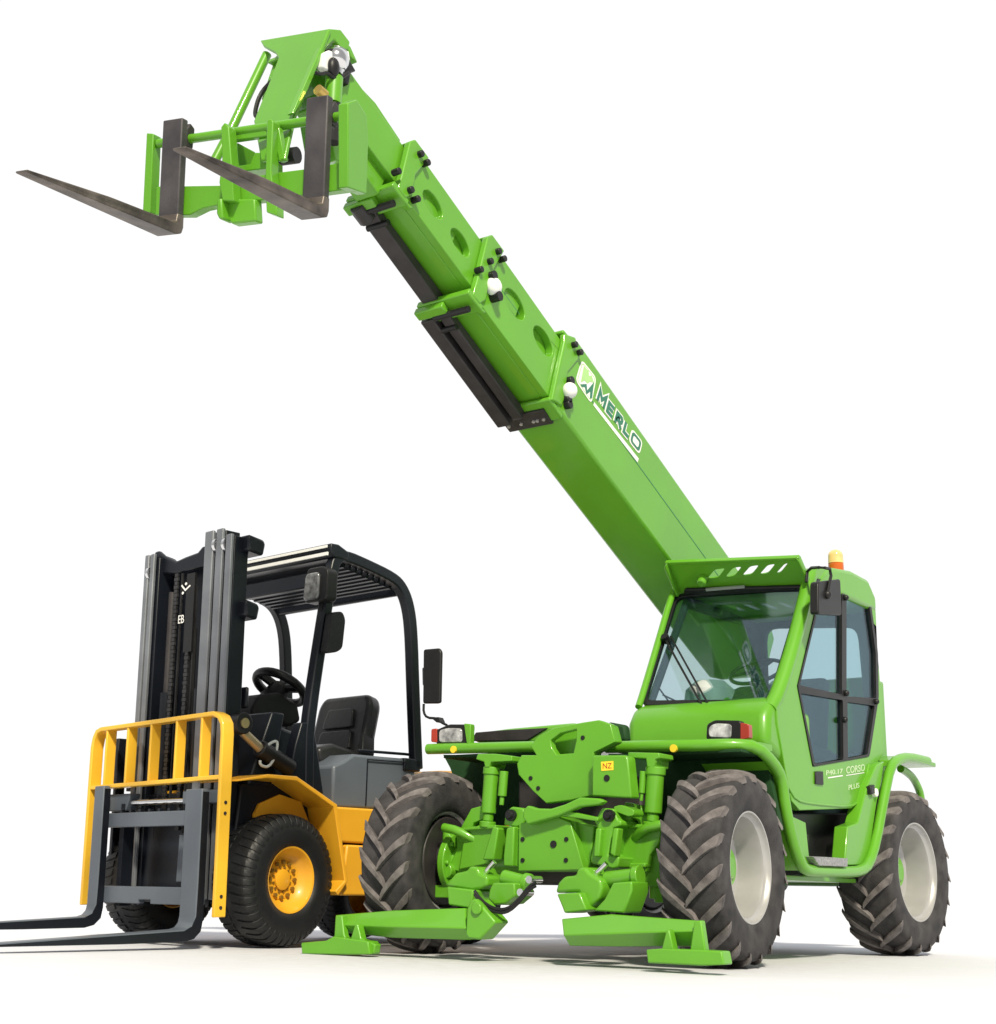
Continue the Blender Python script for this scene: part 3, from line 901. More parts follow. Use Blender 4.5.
# base section
s = Shape()
s.ext([(-1.75, .10), (-1.55, 0), (1.68, 0), (1.75, .04), (1.75, .60), (1.70, .62), (-1.6, .64), (-1.8, .5)], FB, BY0, BY1)
base = s.build('boom_base', GREEN, T, bevel=.02, seg=2)
s = Shape()
s.ext([(-1.4, .372), (1.55, .345), (1.55, .351), (-1.4, .378)], FB, BY1-.001, BY1+.002)
s.build('fold_line', DKGREEN, base)
# front collar of the base
s = Shape()
s.ext([(1.791,-0.013),(1.847,0.464),(1.874,0.521),(1.753,0.602),(1.697,0.56),(1.641,0.517),(1.718,0.304),(1.671,0.094),(1.676,0.033),(1.736,0.014)], FB, BY1-.03, BY1+.014)
s.ext([(1.66, .60), (1.86, .58), (1.86, .50), (1.80, .02), (1.66, -.02)], FB, BY0-.03, BY0+.02)
s.ext([(1.70, .58), (1.88, .56), (1.88, .53), (1.70, .55)], FB, BY0, BY1)
s.ext([(1.62, -.03), (1.80, -.01), (1.80, .02), (1.62, .01)], FB, BY0-.02, BY1)
s.build('boom_collar', GREEN, base, bevel=.012)
s = Shape()
q = [(1.679,0.166)][0]
s.ball(fp(FB, q[0], q[1], BY1+.04), .055, (1, .9, 1))
s.build('work_lamp', WHITE, base)
s = Shape()
for pq in [(1.684,0.253),(1.652,0.111),(1.632,0.084)]:
    c = fp(FB, pq[0], pq[1], BY1)
    s.cyl(c, c+Y*.045, .03, seg=14)
for pq in [(1.76,0.518),(1.684,0.518)]:
    c = fp(FB, pq[0], pq[1], BY1)
    s.cyl(c, c+Y*.05, .022, seg=12)
s.build('rubber_stop', BLACK, base, bevel=.006, each=True)
s = Shape()
s.ext([(1.60, -.035), (1.74, -.035), (1.74, -.012), (1.60, -.012)], FB, -.33, .02)
hp = s.build('hose_plate', DARK, base, bevel=.004)
s = Shape()
for y in (-.30, -.20, -.10, -.07, -.02):
    c = fp(FB, 1.66, -.035, y); s.cyl(c, c-DV*.012, .012, seg=8)
s.build('plate_bolt', SILVER, hp, each=True)
# maker's board and lettering
s = Shape()
em = rounded([(1.611,0.526),(1.405,0.542),(1.377,0.322),(1.61,0.33)], .04, 4)
s.ext(em, FB, BY1+.001, BY1+.003)
lb = s.build('logo', WHITE, base)
s = Shape(); s.ext(rounded(inset([(1.611,0.526),(1.405,0.542),(1.377,0.322),(1.61,0.33)], .018), .03, 4), FB, BY1+.003, BY1+.004, [rounded(inset([(1.611,0.526),(1.405,0.542),(1.377,0.322),(1.61,0.33)], .026), .028, 4)])
s.build('logo_border', PALEGREEN, lb)
s = Shape()
s.ext([(1.572,0.502),(1.524,0.505),(1.515,0.519),(1.489,0.483),(1.465,0.511),(1.421,0.485),(1.465,0.451),(1.479,0.42),(1.521,0.412),(1.553,0.364)], FB, BY1+.0035, BY1+.005)
s.build('logo_peak', PALEGREEN, lb)
s = Shape()
s.ext([(1.55,0.349),(1.491,0.406),(1.464,0.368),(1.421,0.485),(1.391,0.363),(1.412,0.344),(1.429,0.394),(1.459,0.338),(1.498,0.371),(1.529,0.343)], FB, BY1+.0035, BY1+.0055)
s.build('logo_zigzag', DKGREEN, lb)
pa, pb, pc = [(1.336,0.401),(0.706,0.449),(1.337,0.498)]
e1 = Vector((pb[0]-pa[0], pb[1]-pa[1])); e2 = Vector((pc[0]-pa[0], pc[1]-pa[1]))
LW = e1.length/e2.length
e1 = e1/LW
FT = (fp(FB, pa[0], pa[1], 0), DU*e1.x+DV*e1.y, DU*e2.x+DV*e2.y, Y)
k_ = LW/5.75
strokes = [[(.10, 0), (.10, 1), (.5, .42), (.9, 1), (.9, 0)],
           [(2.0, .10), (1.32, .10), (1.32, .90), (2.0, .90)], [(1.32, .5), (1.9, .5)],
           [(2.42, 0), (2.42, .90), (3.0, .90), (3.12, .75), (3.10, .55), (2.95, .42), (2.42, .42)], [(2.75, .42), (3.15, 0)],
           [(3.55, 1), (3.55, .10), (4.2, .10)]]
ring = rounded([(4.5, 0), (5.75, 0), (5.75, 1), (4.5, 1)], .32, 5); ringi = rounded([(4.72, .2), (5.53, .2), (5.53, .8), (4.72, .8)], .2, 5)
sc = lambda P: [(p[0]*k_, p[1]) for p in P]
s = Shape()
for i, q in enumerate(strokes):
    s.bar(sc(q), FT, .54, BY1+.001+i*.0002, BY1+.0022+i*.0002)
s.ext(sc(rounded([(4.36, -.13), (5.89, -.13), (5.89, 1.13), (4.36, 1.13)], .38, 5)), FT, BY1+.001, BY1+.0022)
s.build('lettering_outline', WHITE, base)
s = Shape()
for i, q in enumerate(strokes):
    s.bar(sc(q), FT, .31, BY1+.0035+i*.0002, BY1+.0045+i*.0002)
s.ext(sc(ring), FT, BY1+.0035, BY1+.0045, [sc(ringi)])
s.build('brand_lettering', DKGREEN, base)
s = Shape(); s.ext([(1.353,0.361),(0.689,0.403),(0.689,0.366),(1.351,0.333)], FB, BY1+.001, BY1+.0025)
s.build('logo_underline', WHITE, base)

def section(name, u0, u1, v0, v1, y0, y1, holes):
    s = Shape()
    s.ext([(u0, v0), (u1, v0), (u1, v1), (u0, v1)], FB, y0, y1-.055)
    s.ext([(u0, v0), (u1, v0), (u1, v1), (u0, v1)], FB, y1-.0548, y1+.004, holes)
    return s.build(name, GREEN, T, bevel=.006, seg=2)
def slot(c, a, b, tilt=0):
    # long-hole with its axis across the boom
    out = []
    for i in range(24):
        t = 2*PI*i/24
        p, q = a*math.cos(t), b*math.sin(t)
        ct, st_ = math.cos(tilt), math.sin(tilt)
        out.append((c[0]+p*ct-q*st_, c[1]+p*st_+q*ct))
    return out
h2 = [slot(c, .125, .075) for c in [(2.371,0.315),(2.006,0.332)]]
sec2 = section('boom_middle', 1.2, 2.74, .03, .497, -.265, .07, h2)
h3 = [slot(c, .105, .062) for c in [(3.288,0.265),(2.974,0.263)]]
sec3 = section('boom_inner', 2.3, 3.56, .09, .448, -.245, .045, h3)
sec4 = section('boom_tip', 3.0, 4.22, .14, .41, -.22, .01, [])
s = Shape()
s.ext([(2.3, .29), (2.70, .285), (2.70, .288), (2.3, .293)], FB, .074, .0755)
s.build('panel_line', DKGREEN, sec2)

def collar(par, u, v0, v1, y0, y1, knobs, lampq):
    s = Shape()
    h = v1-v0
    s.ext([(u-.10, v1+.03), (u+.05, v1+.025), (u+.08, v1-.03), (u+.03, v0+.2*h), (u+.02, v0-.03), (u-.06, v0-.03), (u-.10, v0+.1*h), (u-.06, v0+.5*h)], FB, y1-.02, y1+.025)
    s.ext([(u-.10, v1+.03), (u+.05, v1+.025), (u+.02, v0-.03), (u-.10, v0-.03)], FB, y0-.03, y0+.01)
    s.ext([(u-.08, v1+.012), (u+.05, v1+.012), (u+.05, v1+.03), (u-.08, v1+.03)], FB, y0, y1)
    s.ext([(u-.10, v0-.05), (u+.06, v0-.05), (u+.06, v0-.005), (u-.10, v0-.005)], FB, y0-.05, y1+.02)
    s.ext([(u-.15, v0-.01), (u-.02, v0-.03), (u-.06, v0-.05), (u-.13, v0-.04)], FB, y1-.03, y1+.015)
    s.ext([(u-.02, v0-.10), (u+.05, v0-.10), (u+.05, v0-.05), (u-.02, v0-.05)], FB, y0-.06, y0+.16)
    c = s.build('boom_collar', GREEN, par, bevel=.012)
    s = Shape()
    for pq in knobs:
        cc = fp(FB, pq[0], pq[1], y1+.0)
        s.cyl(cc, cc+Y*.055, .021, seg=14)
    s.build('rubber_stop', BLACK, par, bevel=.005, each=True)
    s = Shape()
    s.cyl(fp(FB, u-.03, v0-.09, y0+.05), fp(FB, u-.03, v0-.09, y1-.02), .022, seg=12)
    s.cyl(fp(FB, u-.15, v0-.075, y0-.02), fp(FB, u-.15, v0-.075, y0+.14), .02, seg=12)
    s.build('roller', BLACK, par, each=True)
    if lampq:
        s = Shape(); s.ball(fp(FB, lampq[0], lampq[1], y1+.03), .062, (1, .8, 1))
        s.build('work_lamp', WHITE, par)
        s = Shape()
        s.cyl(fp(FB, lampq[0]+.05, lampq[1]+.045, y1), fp(FB, lampq[0]+.05, lampq[1]+.045, y1+.06), .03, seg=12)
        s.cyl(fp(FB, lampq[0]-.045, lampq[1]-.05, y1), fp(FB, lampq[0]-.045, lampq[1]-.05, y1+.07), .032, seg=12)
        s.build('lamp_mount', BLACK, par, each=True)
collar(sec2, 2.74, .03, .497, -.265, .07, [(2.701,0.453),(2.637,0.451),(2.791,0.189),(2.737,0.322)], [(2.627,0.207)][0])
collar(sec3, 3.57, .09, .448, -.245, .045, [(3.551,0.412),(3.482,0.412),(3.51,0.129),(3.441,0.126),(3.65,0.133)], None)
# hose channels slung under the boom
s = Shape()
s.ext([(1.72, -.10), (2.70, -.06), (2.70, .02), (1.72, .0)], FB, -.335, -.235)
s.ext([(1.74, -.08), (2.68, -.04), (2.68, .02), (1.74, .0)], FB, -.205, -.13)
s.ext([(1.74, -.03), (2.68, .0), (2.68, .025), (1.74, .005)], FB, -.24, -.20)
s.build('hose_channel', DARK, sec2, bevel=.008)
s = Shape()
s.ext([(2.70, -.01), (3.56, .02), (3.56, .085), (2.70, .07)], FB, -.27, -.15)
s.build('hose_channel', DARK, sec3, bevel=.008)
s = Shape()
s.cyl(fp(FB, 3.48, .0, -.21), fp(FB, 3.60, .0, -.21), .05, seg=16)
s.box(3.44, 3.58, .03, .10, -.31, -.24, FB)
s.build('hose_guide', DARK, sec3, bevel=.006)

# ---- boom head
s = Shape()
hp_ = [(-0.58,-0.18),(0.017,-0.001),(-0.035,0.642),(0.007,0.977),(-0.186,0.918),(-0.367,0.556),(-0.351,0.257),(-0.347,0.069),(-0.397,0.004),(-0.525,-0.104)]
s.ext(hp_, FH, -.025, 0)
head = s.build('boom_head', GREEN, T, bevel=.008)
s = Shape()
s.ext([(2.559,5.055),(2.462,5.104),(2.379,5.071),(2.387,5.015),(2.446,4.988),(2.509,5.016),(2.563,4.941),(2.612,4.824),(2.695,4.594),(2.784,4.403),(2.805,4.398)], FXZ, -.02, .022)
s.ext([(2.457,4.902),(2.313,4.874),(2.107,4.826),(1.865,4.698),(1.994,4.504),(2.19,4.54),(2.299,4.36),(2.423,4.302),(2.53,4.608)], FXZ, -.21, .0)
s.build('head_side', GREEN, head, bevel=.006, each=True)
s = Shape()
s.ext([(2.55, 5.03), (2.37, 5.05), (2.30, 4.98), (2.36, 4.98), (2.4, 5.02), (2.56, 5.0)], FXZ, -.45, .02)
s.build('head_cap', GREEN, head, bevel=.008)
s = Shape()
ha, hb = fp(FH, -.53, .10, -.06), fp(FH, -.60, .50, -.03)
s.tube([fp(FH, -.535, -.09, -.05), fp(FH, -.60, .49, -.04), fp(FH, -.65, .72, -.04)], .028, 12)
s.tube([fp(FH, -.44, -.05, -.10), fp(FH, -.46, .25, -.12)], .045, 12)
s.build('tilt_rod', GREEN, head, each=True)
s = Shape()
s.tube([fp(FH, -.40, .18, -.05), fp(FH, -.47, .26, -.05), fp(FH, -.455, .42, -.05), fp(FH, -.42, .46, -.05)], .013, 8, smooth=2)
s.build('hose', BLACK, head)
# hydraulic cylinder and valves at the side of the head
s = Shape()
cq0, cq1 = [(2.484,0,4.992),(2.477,0,4.793)]
s.cyl([(2.452,0,4.964)][0], [(2.485,0,4.8)][0], .062, seg=24)
s.ball([(2.485,0.02,4.894)][0], .075)
cy = s.build('tilt_cylinder', CHROME, head)
s = Shape()
s.ext([(2.612,4.865),(2.571,4.904),(2.527,4.912),(2.544,4.836),(2.575,4.763),(2.62,4.772)], FXZ, .0, .05)
s.ext([(2.483,4.925),(2.42,4.982),(2.401,4.93),(2.447,4.843),(2.478,4.849)], FXZ, .0, .055)
s.build('valve_plate', WHITE, cy, bevel=.01, each=True)
s = Shape()
s.ball([(2.546,0.06,4.802)][0], .05, (.8, .6, 1.2))
s.ext([(2.413,4.937),(2.344,4.89),(2.385,4.862),(2.401,4.769),(2.446,4.773),(2.445,4.863)], FXZ, .0, .05)
s.ext([(2.583,4.905),(2.469,4.98),(2.459,4.951),(2.567,4.892)], FXZ, .0, .05)
s.tube([(2.683,0.06,4.695),(2.648,0.06,4.703),(2.593,0.06,4.743),(2.548,0.06,4.734),(2.477,0.06,4.772),(2.421,0.06,4.835)], .012, 8, smooth=1)
s.build('valve_block', BLACK, cy, bevel=.008, each=True)
s = Shape()
s.cyl([(2.502,0.03,4.769)][0], [(2.504,0.03,4.602)][0], .05, seg=18)
s.build('cylinder_body', GREEN, cy)
s = Shape()
s.cyl([(2.683,0.08,4.585)][0], [(2.625,0.08,4.578)][0], .03, seg=14)
s.build('brass_fitting', mat('brass', (.6, .42, .12), .3, .8), cy)
s = Shape()
s.tube([(2.523,0.06,4.583),(2.502,0.06,4.506),(2.51,0.06,4.415),(2.513,0.06,4.349)], .035, 10, smooth=1)
s.build('hose', BLACK, head)

# ---- fork carriage
s = Shape()
s.cyl(fp(FC, -.66, .552, -.115), fp(FC, .645, .552, -.115), .026, seg=16)
s.ext([(-.715, .61), (-.665, .60), (-.66, .15), (-.715, .15)], FC, -.15, -.08)
s.ext([(-0.631,0.296),(-0.142,0.25),(-0.143,0.276),(0.164,0.285),(0.397,0.284),(0.636,0.299),(0.643,0.147),(0.23,0.142),(-0.151,0.15),(-0.297,0.139),(-0.389,0.11),(-0.629,0.133)], FC, -.15, -.085)
s.ext([(-0.146,0.549),(-0.122,0.571),(-0.093,0.542),(-0.062,0.324),(-0.037,0.132),(-0.113,0.14),(-0.141,0.244),(-0.129,0.369)], FC, -.08, -.01)
s.ext([(0.153,0.549),(0.176,0.552),(0.195,0.537),(0.194,0.27),(0.224,0.106),(0.24,0.079),(0.243,0.024),(0.176,0.049),(0.16,0.211)], FC, -.08, -.01)
s.ext([(0.16,0.54),(0.197,0.522),(0.243,0.342),(0.207,0.333),(0.163,0.476)], FC, -.10, -.06)
s.ext([(-0.16,0.549),(0.087,0.543),(0.089,0.499),(-0.154,0.5)], FC, -.14, -.10)
s.ext([(-0.2,0.515),(-0.122,0.499),(-0.138,0.372),(-0.039,0.374),(-0.012,0.434),(0.064,0.425),(0.069,0.336),(-0.175,0.338)], FC, -.30, -.14)
carr = s.build('fork_carriage', GREEN, T, bevel=.006)
s = Shape()
s.ext([(-0.004,0.571),(-0.086,0.619),(-0.19,0.569),(-0.218,0.432),(-0.22,0.156),(-0.036,0.139)], FCS, .60, .66)
s.build('end_plate', GREEN, carr, bevel=.006)
s = Shape()
s.ext([(-0.129,0.166),(0.061,0.149),(0.075,0.026),(-0.083,0.025),(-0.12,0.064)], FC, -.13, -.06)
s.ext([(-0.143,0.146),(-0.114,0.156),(-0.096,0.041),(-0.122,0.037),(-0.142,0.07)], FC, -.10, .0)
s.build('quick_hitch', GREEN, carr, bevel=.01)
s = Shape()
s.ext([(3.62, .0), (3.95, .02), (4.25, .05), (4.25, .25), (3.62, .15)], FB, -.2, -.03)
s.build('head_link', GREEN, head, bevel=.01)
s = Shape()
q = [(0.203,0.394)][0]
s.cyl(fp(FC, q[0]-.05, q[1], -.16), fp(FC, q[0]+.05, q[1], -.16), .045, seg=16)
s.build('pivot_cap', BLACK, carr)
def fork(l):
    D = .050          # lift of the tine above the carriage datum
    s = Shape()
    s.ext([(-.03, .02+D), (-.03, .645), (-.082, .645), (-.082, -.02+D)], FCS, l-.075, l+.06)
    fk = s.build('fork', FORKSTEEL, T, bevel=.008)
    t = Shape()
    t.ext([(-.03, .06+D), (-.022, .015+D), (.0, .004+D), (.5, -.002+D), (1.045, -.022+D), (1.06, -.030+D), (1.045, -.036+D), (-.03, -.058+D), (-.07, -.045+D), (-.0835, -.01+D), (-.083, .06+D)], FCS, l-.077, l+.062)
    for v in t.bm.verts:
        d = v.co - CO
        f = d.dot(CF); ll = d.dot(CL)
        if f > .9: v.co += CL*((l-ll)*.45)
    t.build('tine', TINE, fk, bevel=.008)
    h = Shape()
    h.ext([(-.082, .60), (-.082, .50), (-.14, .50), (-.15, .62), (-.11, .64)], FCS, l-.03, l+.055)
    h.build('fork_hook', DARK, fk, bevel=.008)
fork(-.485); fork(.459)

# ---- outriggers
XA = .72
def loft(s, secs):
    bm = s.bm
    rows = [[bm.verts.new(p) for p in sec] for sec in secs]
    n = len(rows[0])
    for A, B in zip(rows[:-1], rows[1:]):
        for k in range(n):
            l = (k+1) % n
            bm.faces.new((A[k], A[l], B[l], B[k]))
    bm.faces.new(rows[0]); bm.faces.new(list(reversed(rows[-1])))
def outrigger(tops, ridges, bots, ribs, foot, upstand, knuckle_front, wedge, cylp, cyl2, hinge):
    s = Shape()
    loft(s, [[(.58, t[0], t[1]-.005), (.64, *t), (.735, *r), (.66, *b), (.58, b[0], b[1]+.005)] for t, r, b in zip(tops, ridges, bots)])
    arm = s.build('outrigger_arm', GREEN, T, bevel=.008)
    s = Shape()
    s.ext(foot, FYZ, XA-.02, XA+.085)
    s.ext(upstand, FYZ, XA-.02, XA+.03)
    s.ext(ribs, FYZ, XA, XA+.06)
    s.build('foot_pad', GREEN, arm, bevel=.008)
    s = Shape()
    s.ext(knuckle_front, FYZ, XA-.30, XA-.10)
    s.build('knuckle_block', GREEN, arm, bevel=.010)
    s = Shape()
    s.ext(hinge, FYZ, XA-.36, XA-.16)
    s.build('hinge_block', GREEN, arm, bevel=.02, seg=3)
    s = Shape()
    s.ext(wedge, FYZ, XA-.34, XA-.14)
    s.build('gusset', GREEN, arm, bevel=.01)
    s = Shape()
    a, b = Vector(cylp[0]), Vector(cylp[1])
    s.cyl(a, b, .016, seg=14)
    s.build('piston_rod', CHROME, arm)
    s = Shape()
    a, b = Vector(cyl2[0]), Vector(cyl2[1])
    s.cyl(a, b, .045, seg=20)
    s.cyl(b, b+(b-a).normalized()*.04, .06, seg=20)
    s.build('outrigger_cylinder', GREEN, arm, bevel=.006)
    return arm
# near side
arm = outrigger([(0.389,0.253),(0.713,0.286),(1.242,0.266)], [(0.463,0.166),(0.768,0.186),(1.289,0.218)], [(0.455,0.109),(0.724,0.115),(1.249,0.134)],
    [(1.131,0.217),(1.148,0.218),(1.173,0.115),(1.098,0.112)],
    [(1.021,0.113),(1.107,0.121),(1.365,0.123),(1.461,0.121),(1.474,0.055),(1.348,0.045),(1.031,0.045)],
    [(1.252,0.12),(1.28,0.265),(1.321,0.269),(1.343,0.117),(1.331,0.058),(1.251,0.061)],
    [(0.342,0.388),(0.496,0.399),(0.544,0.304),(0.395,0.283),(0.379,0.318)],
    [(0.689,0.454),(0.812,0.464),(0.812,0.413),(0.76,0.292),(0.563,0.3),(0.637,0.367)],
    [(0.5,0.53,0.498),(0.5,0.604,0.561)], [[(0.46,0.575,0.473)][0], [(0.46,0.764,0.492)][0]],
    [(0.292,0.392),(0.311,0.451),(0.354,0.487),(0.43,0.492),(0.441,0.533),(0.495,0.542),(0.527,0.507),(0.601,0.472),(0.612,0.419),(0.591,0.366),(0.506,0.301),(0.452,0.399)])
# far side
arm = outrigger([(-1.298,0.234),(-0.845,0.272),(-0.286,0.298)], [(-1.2,0.177),(-0.763,0.18),(-0.206,0.187)], [(-1.241,0.132),(-0.821,0.111),(-0.232,0.118)],
    [(-1.015,0.188),(-0.994,0.189),(-0.962,0.103),(-0.847,0.076),(-0.855,0.02),(-1.04,0.009),(-1.045,0.1)],
    [(-1.427,0.065),(-1.223,0.084),(-1.161,0.112),(-0.884,0.091),(-0.868,0.016),(-1.008,0.009),(-1.415,-0.003)],
    [(-1.202,0.233),(-1.148,0.235),(-1.124,0.121),(-1.086,0.076),(-1.223,0.063),(-1.266,0.077),(-1.204,0.11)],
    [(-0.442,0.418),(-0.244,0.402),(-0.256,0.296),(-0.426,0.313)],
    [(-0.154,0.408),(-0.131,0.445),(0.024,0.447),(0.031,0.374),(-0.036,0.328),(-0.117,0.317),(-0.164,0.353)],
    [(0.5,-0.25,0.497),(0.5,-0.175,0.568)], [[(0.46,-0.136,0.48)][0], [(0.46,0.015,0.449)][0]],
    [(-0.502,0.423),(-0.425,0.499),(-0.341,0.514),(-0.318,0.542),(-0.258,0.533),(-0.245,0.501),(-0.186,0.482),(-0.184,0.427),(-0.231,0.408),(-0.296,0.397)])
s = Shape()
s.ext([(-0.205,0.153),(-0.197,0.297),(-0.175,0.343),(-0.141,0.354),(-0.112,0.335),(0.01,0.226),(-0.101,0.125),(-0.181,0.127)], FYZ, .60, .745)
s.build('pivot_plate', GREEN, arm, bevel=.012)
s = Shape()
c = [(-0.117,0.299)][0]
s.cyl((.74, *c), (.765, *c), .035, seg=18)
s.build('pivot_boss', GREEN, arm, bevel=.006)
s = Shape()
for o in (0, .018):
    s.tube([(.70, y, z-o) for y, z in [(-0.175,0.397),(-0.128,0.344),(-0.046,0.3),(0.055,0.293),(0.143,0.357),(0.209,0.429),(0.252,0.448)]], .010, 8, smooth=2)
s.build('hose', BLACK, arm, each=True)
s = Shape()
for p in [(0.152,0.466),(0.091,0.393)]:
    s.cyl((.50, *p), (.62, *p), .022, seg=12)
s.build('hose_fitting', CHROME, arm, each=True)

# ================================================================== FORKLIFT
F = thing('forklift', 'yellow and black forklift truck with a tall mast parked beside the green machine', 'forklift', (0.2816, -2.7777, 0), -0.09888)

# ---- wheels
RF = .436
def fl_wheel(x, y, sd, R0, wd):
    k = R0/.488; kr = .86 if R0 > .4 else .75
    s = Shape()
    ax = (0, sd, 0)
    s.lathe([(.245*k, .150), (.262*k, .165), (.258*k, .172), (.245*k, .168), (.225*k, .13), (.19*k, .085), (.155*k, .07), (.15*k, .075), (.0, .075), (.0, .04), (.2*k, .04), (.24*k, .0), (.24*k, -.14), (.25*k, -.15), (.235*k, -.15), (.23*k, .1)], (0, 0, 0), ax, 56)
    for v in s.bm.verts: v.co.x *= kr/k; v.co.z *= kr/k
    w = s.build('wheel', YELLOW, F, angle=40)
    w.location = (x, y, R0 + (.012 if R0 > .4 else 0))
    w.rotation_euler = (0, 0, math.radians(4 if R0 > .4 else 0))
    t = Shape()
    t.lathe([(.245*k, .14), (.262*k, .176), (.31*k, .190), (.37*k, .190), (.40*k, .184), (.405*k, .182), (.43*k, .178), (.465*k, .155), (.480*k, .12), (.486*k, .06), (.488*k, 0), (.486*k, -.06), (.480*k, -.12), (.465*k, -.155), (.43*k, -.178), (.37*k, -.19), (.30*k, -.185), (.255*k, -.165), (.24*k, -.14), (.235*k, 0)], (0, 0, 0), ax, 72)
    for v in t.bm.verts:
        rr = math.hypot(v.co.x, v.co.z)
        nr = .245*kr + (rr-.245*k)/(R0-.245*k)*(R0-.245*kr)
        v.co.x *= nr/rr; v.co.z *= nr/rr
    t.build('tyre', FLRUBBER, w, angle=50)
    l = Shape()
    n = 44
    for i in range(n):
        for s2 in (-1, 1):
            th = 2*PI*(i+(.5 if s2 > 0 else 0))/n
            rows = []
            for a, rr, wv in ((.185, .415, .020), (.176, .447, .022), (.150, .480, .024), (.11, .492, .025), (.03, .496, .025)):
                row = []
                tw = th + (.19-a)*.5
                for (r2_, dw) in ((rr*k-.02, -wv), (rr*k, -wv), (rr*k, wv), (rr*k-.02, wv)):
                    t2 = tw + dw/.49
                    row.append(l.bm.verts.new((r2_*math.cos(t2), s2*a, r2_*math.sin(t2))))
                rows.append(row)
            for A, B in zip(rows[:-1], rows[1:]):
                for q in range(4):
                    l.bm.faces.new((A[q], A[(q+1) % 4], B[(q+1) % 4], B[q]))
            l.bm.faces.new(rows[0]); l.bm.faces.new(list(reversed(rows[-1])))
    l.build('tread', FLRUBBER, w, bevel=.003)
    h = Shape()
    h.lathe([(0, .10), (.055, .10), (.07, .092), (.07, .07), (0, .07)], (0, 0, 0), ax, 28)
    h.build('hub', YELLOW, w)
    b = Shape()
    for i in range(12):
        c, sn = math.cos(2*PI*i/12)*.118, math.sin(2*PI*i/12)*.118
        b.cyl((c, sd*.074, sn), (c, sd*.094, sn), .015, seg=6)
    for i in range(12):
        c, sn = math.cos(2*PI*(i+.5)/12)*.082, math.sin(2*PI*(i+.5)/12)*.082
        b.cyl((c, sd*.074, sn), (c, sd*.084, sn), .009, seg=6)
    b.build('wheel_bolt', BRONZE, w, each=True)
fl_wheel(-.03, .62, 1, RF, .38); fl_wheel(-.03, -.64, -1, RF, .38)
fl_wheel(-1.95, .60, 1, .36, .3); fl_wheel(-1.95, -.60, -1, .36, .3)

# ---- body
s = Shape()
a_, b_, c_, e_, f_ = [(0.501,1.083),(-0.008,1.139),(-0.399,0.971)]+[(-0.536,0.448),(-0.45,0.348)]
top = [a_, (.25, 1.135), b_, c_, e_, f_]
low = [(a_[0], a_[1]-.012), (.25, 1.11), (b_[0]+.0, b_[1]-.03), (c_[0]+.03, c_[1]-.02), (e_[0]+.03, e_[1]), (f_[0]+.03, f_[1]+.03)]
s.ext(top + list(reversed(low)), FXZ, .42, .83)
for sgn in (-1,):
    s.ext(top + list(reversed(low)), FXZ, -.83, -.42)
fd = s.build('fender', YELLOW, F, bevel=.006, each=True)
s = Shape()
s.ext([(0.139,0.88),(0.097,0.956),(-0.079,1.028),(-0.285,0.99),(-0.442,0.732),(-0.45,0.619),(-0.078,0.608),(0.128,0.747)], FXZ, .555, .575)
s.build('inner_fender', YELLOW, F)
s = Shape()
s.ext([(.30, .75), (.30, 1.05), (.0, 1.10), (-.40, .94), (-.50, .45), (-.46, .35), (-2.3, .35), (-2.35, .98), (-.44, .95)][0:7] + [(-2.3, .35), (-2.35, .98), (-.7, .98), (-.3, 1.08)][1:], FXZ, -.42, .42)
s.ext([(-.52, .35), (-2.3, .35), (-2.42, .6), (-2.38, .70), (-.56, .70)], FXZ, -.78, .78)
s.ext([(-.50, .715), (-2.38, .715), (-2.4, .98), (-.43, .96)], FXZ, -.76, .76)
bd = s.build('body', YELLOW, F, bevel=.015)
s = Shape()
s.ext([(-1.55, .98), (-2.42, .98), (-2.45, 1.22), (-2.2, 1.34), (-1.55, 1.30)], FXZ, -.74, .74)
s.build('counterweight', YELLOW, F, bevel=.06, seg=3)
s = Shape()
s.ext([(-.53, .965), (-.52, 1.26), (-.62, 1.30), (-.72, 1.36), (-1.38, 1.375), (-1.40, .98)], FXZ, -.64, .64)
hd = s.build('engine_hood', FLGREY, F, bevel=.02)
s = Shape()
s.tube([(-.85, .655, .99), (-.85, .655, 1.33), (-1.38, .655, 1.345)], .006, 6)
s.build('hood_seam', FLBLACK, hd)
s = Shape()
s.tube([(-.8, .6, 1.395), (-1.3, .6, 1.41), (-1.45, .6, 1.41)], .012, 8)
s.box(-1.42, -1.24, .40, .66, 1.28, 1.375)
s.build('hood_rail', FLBLACK, hd, bevel=.01, each=True)
s = Shape()   # floor and front bulkhead
s.ext([(.28, .75), (.25, 1.08), (-.1, 1.12), (-.5, 1.0), (-.5, .75)], FXZ, -.55, .55)
s.ext([(.20, 1.08), (.02, 1.60), (-.10, 1.60), (-.02, 1.08)], FXZ, -.55, .56)
s.build('footwell', FLBLACK, F, bevel=.015)
# dashboard
s = Shape()
s.ext([(-0.173,1.55),(-0.167,1.668),(-0.221,1.78),(-0.424,1.826),(-0.612,1.755),(-0.652,1.628),(-0.544,1.571),(-0.344,1.597)], FXZ, -.48, .12)
s.build('dashboard', UPHOL, F, bevel=.03, seg=3)
s = Shape()
s.ext([(-.05, 1.08), (-.10, 1.55), (-.36, 1.50), (-.44, 1.30), (-.58, 1.25), (-.58, 1.05)], FXZ, -.50, .40)
s.build('side_console', FLBLACK, F, bevel=.03, seg=3)
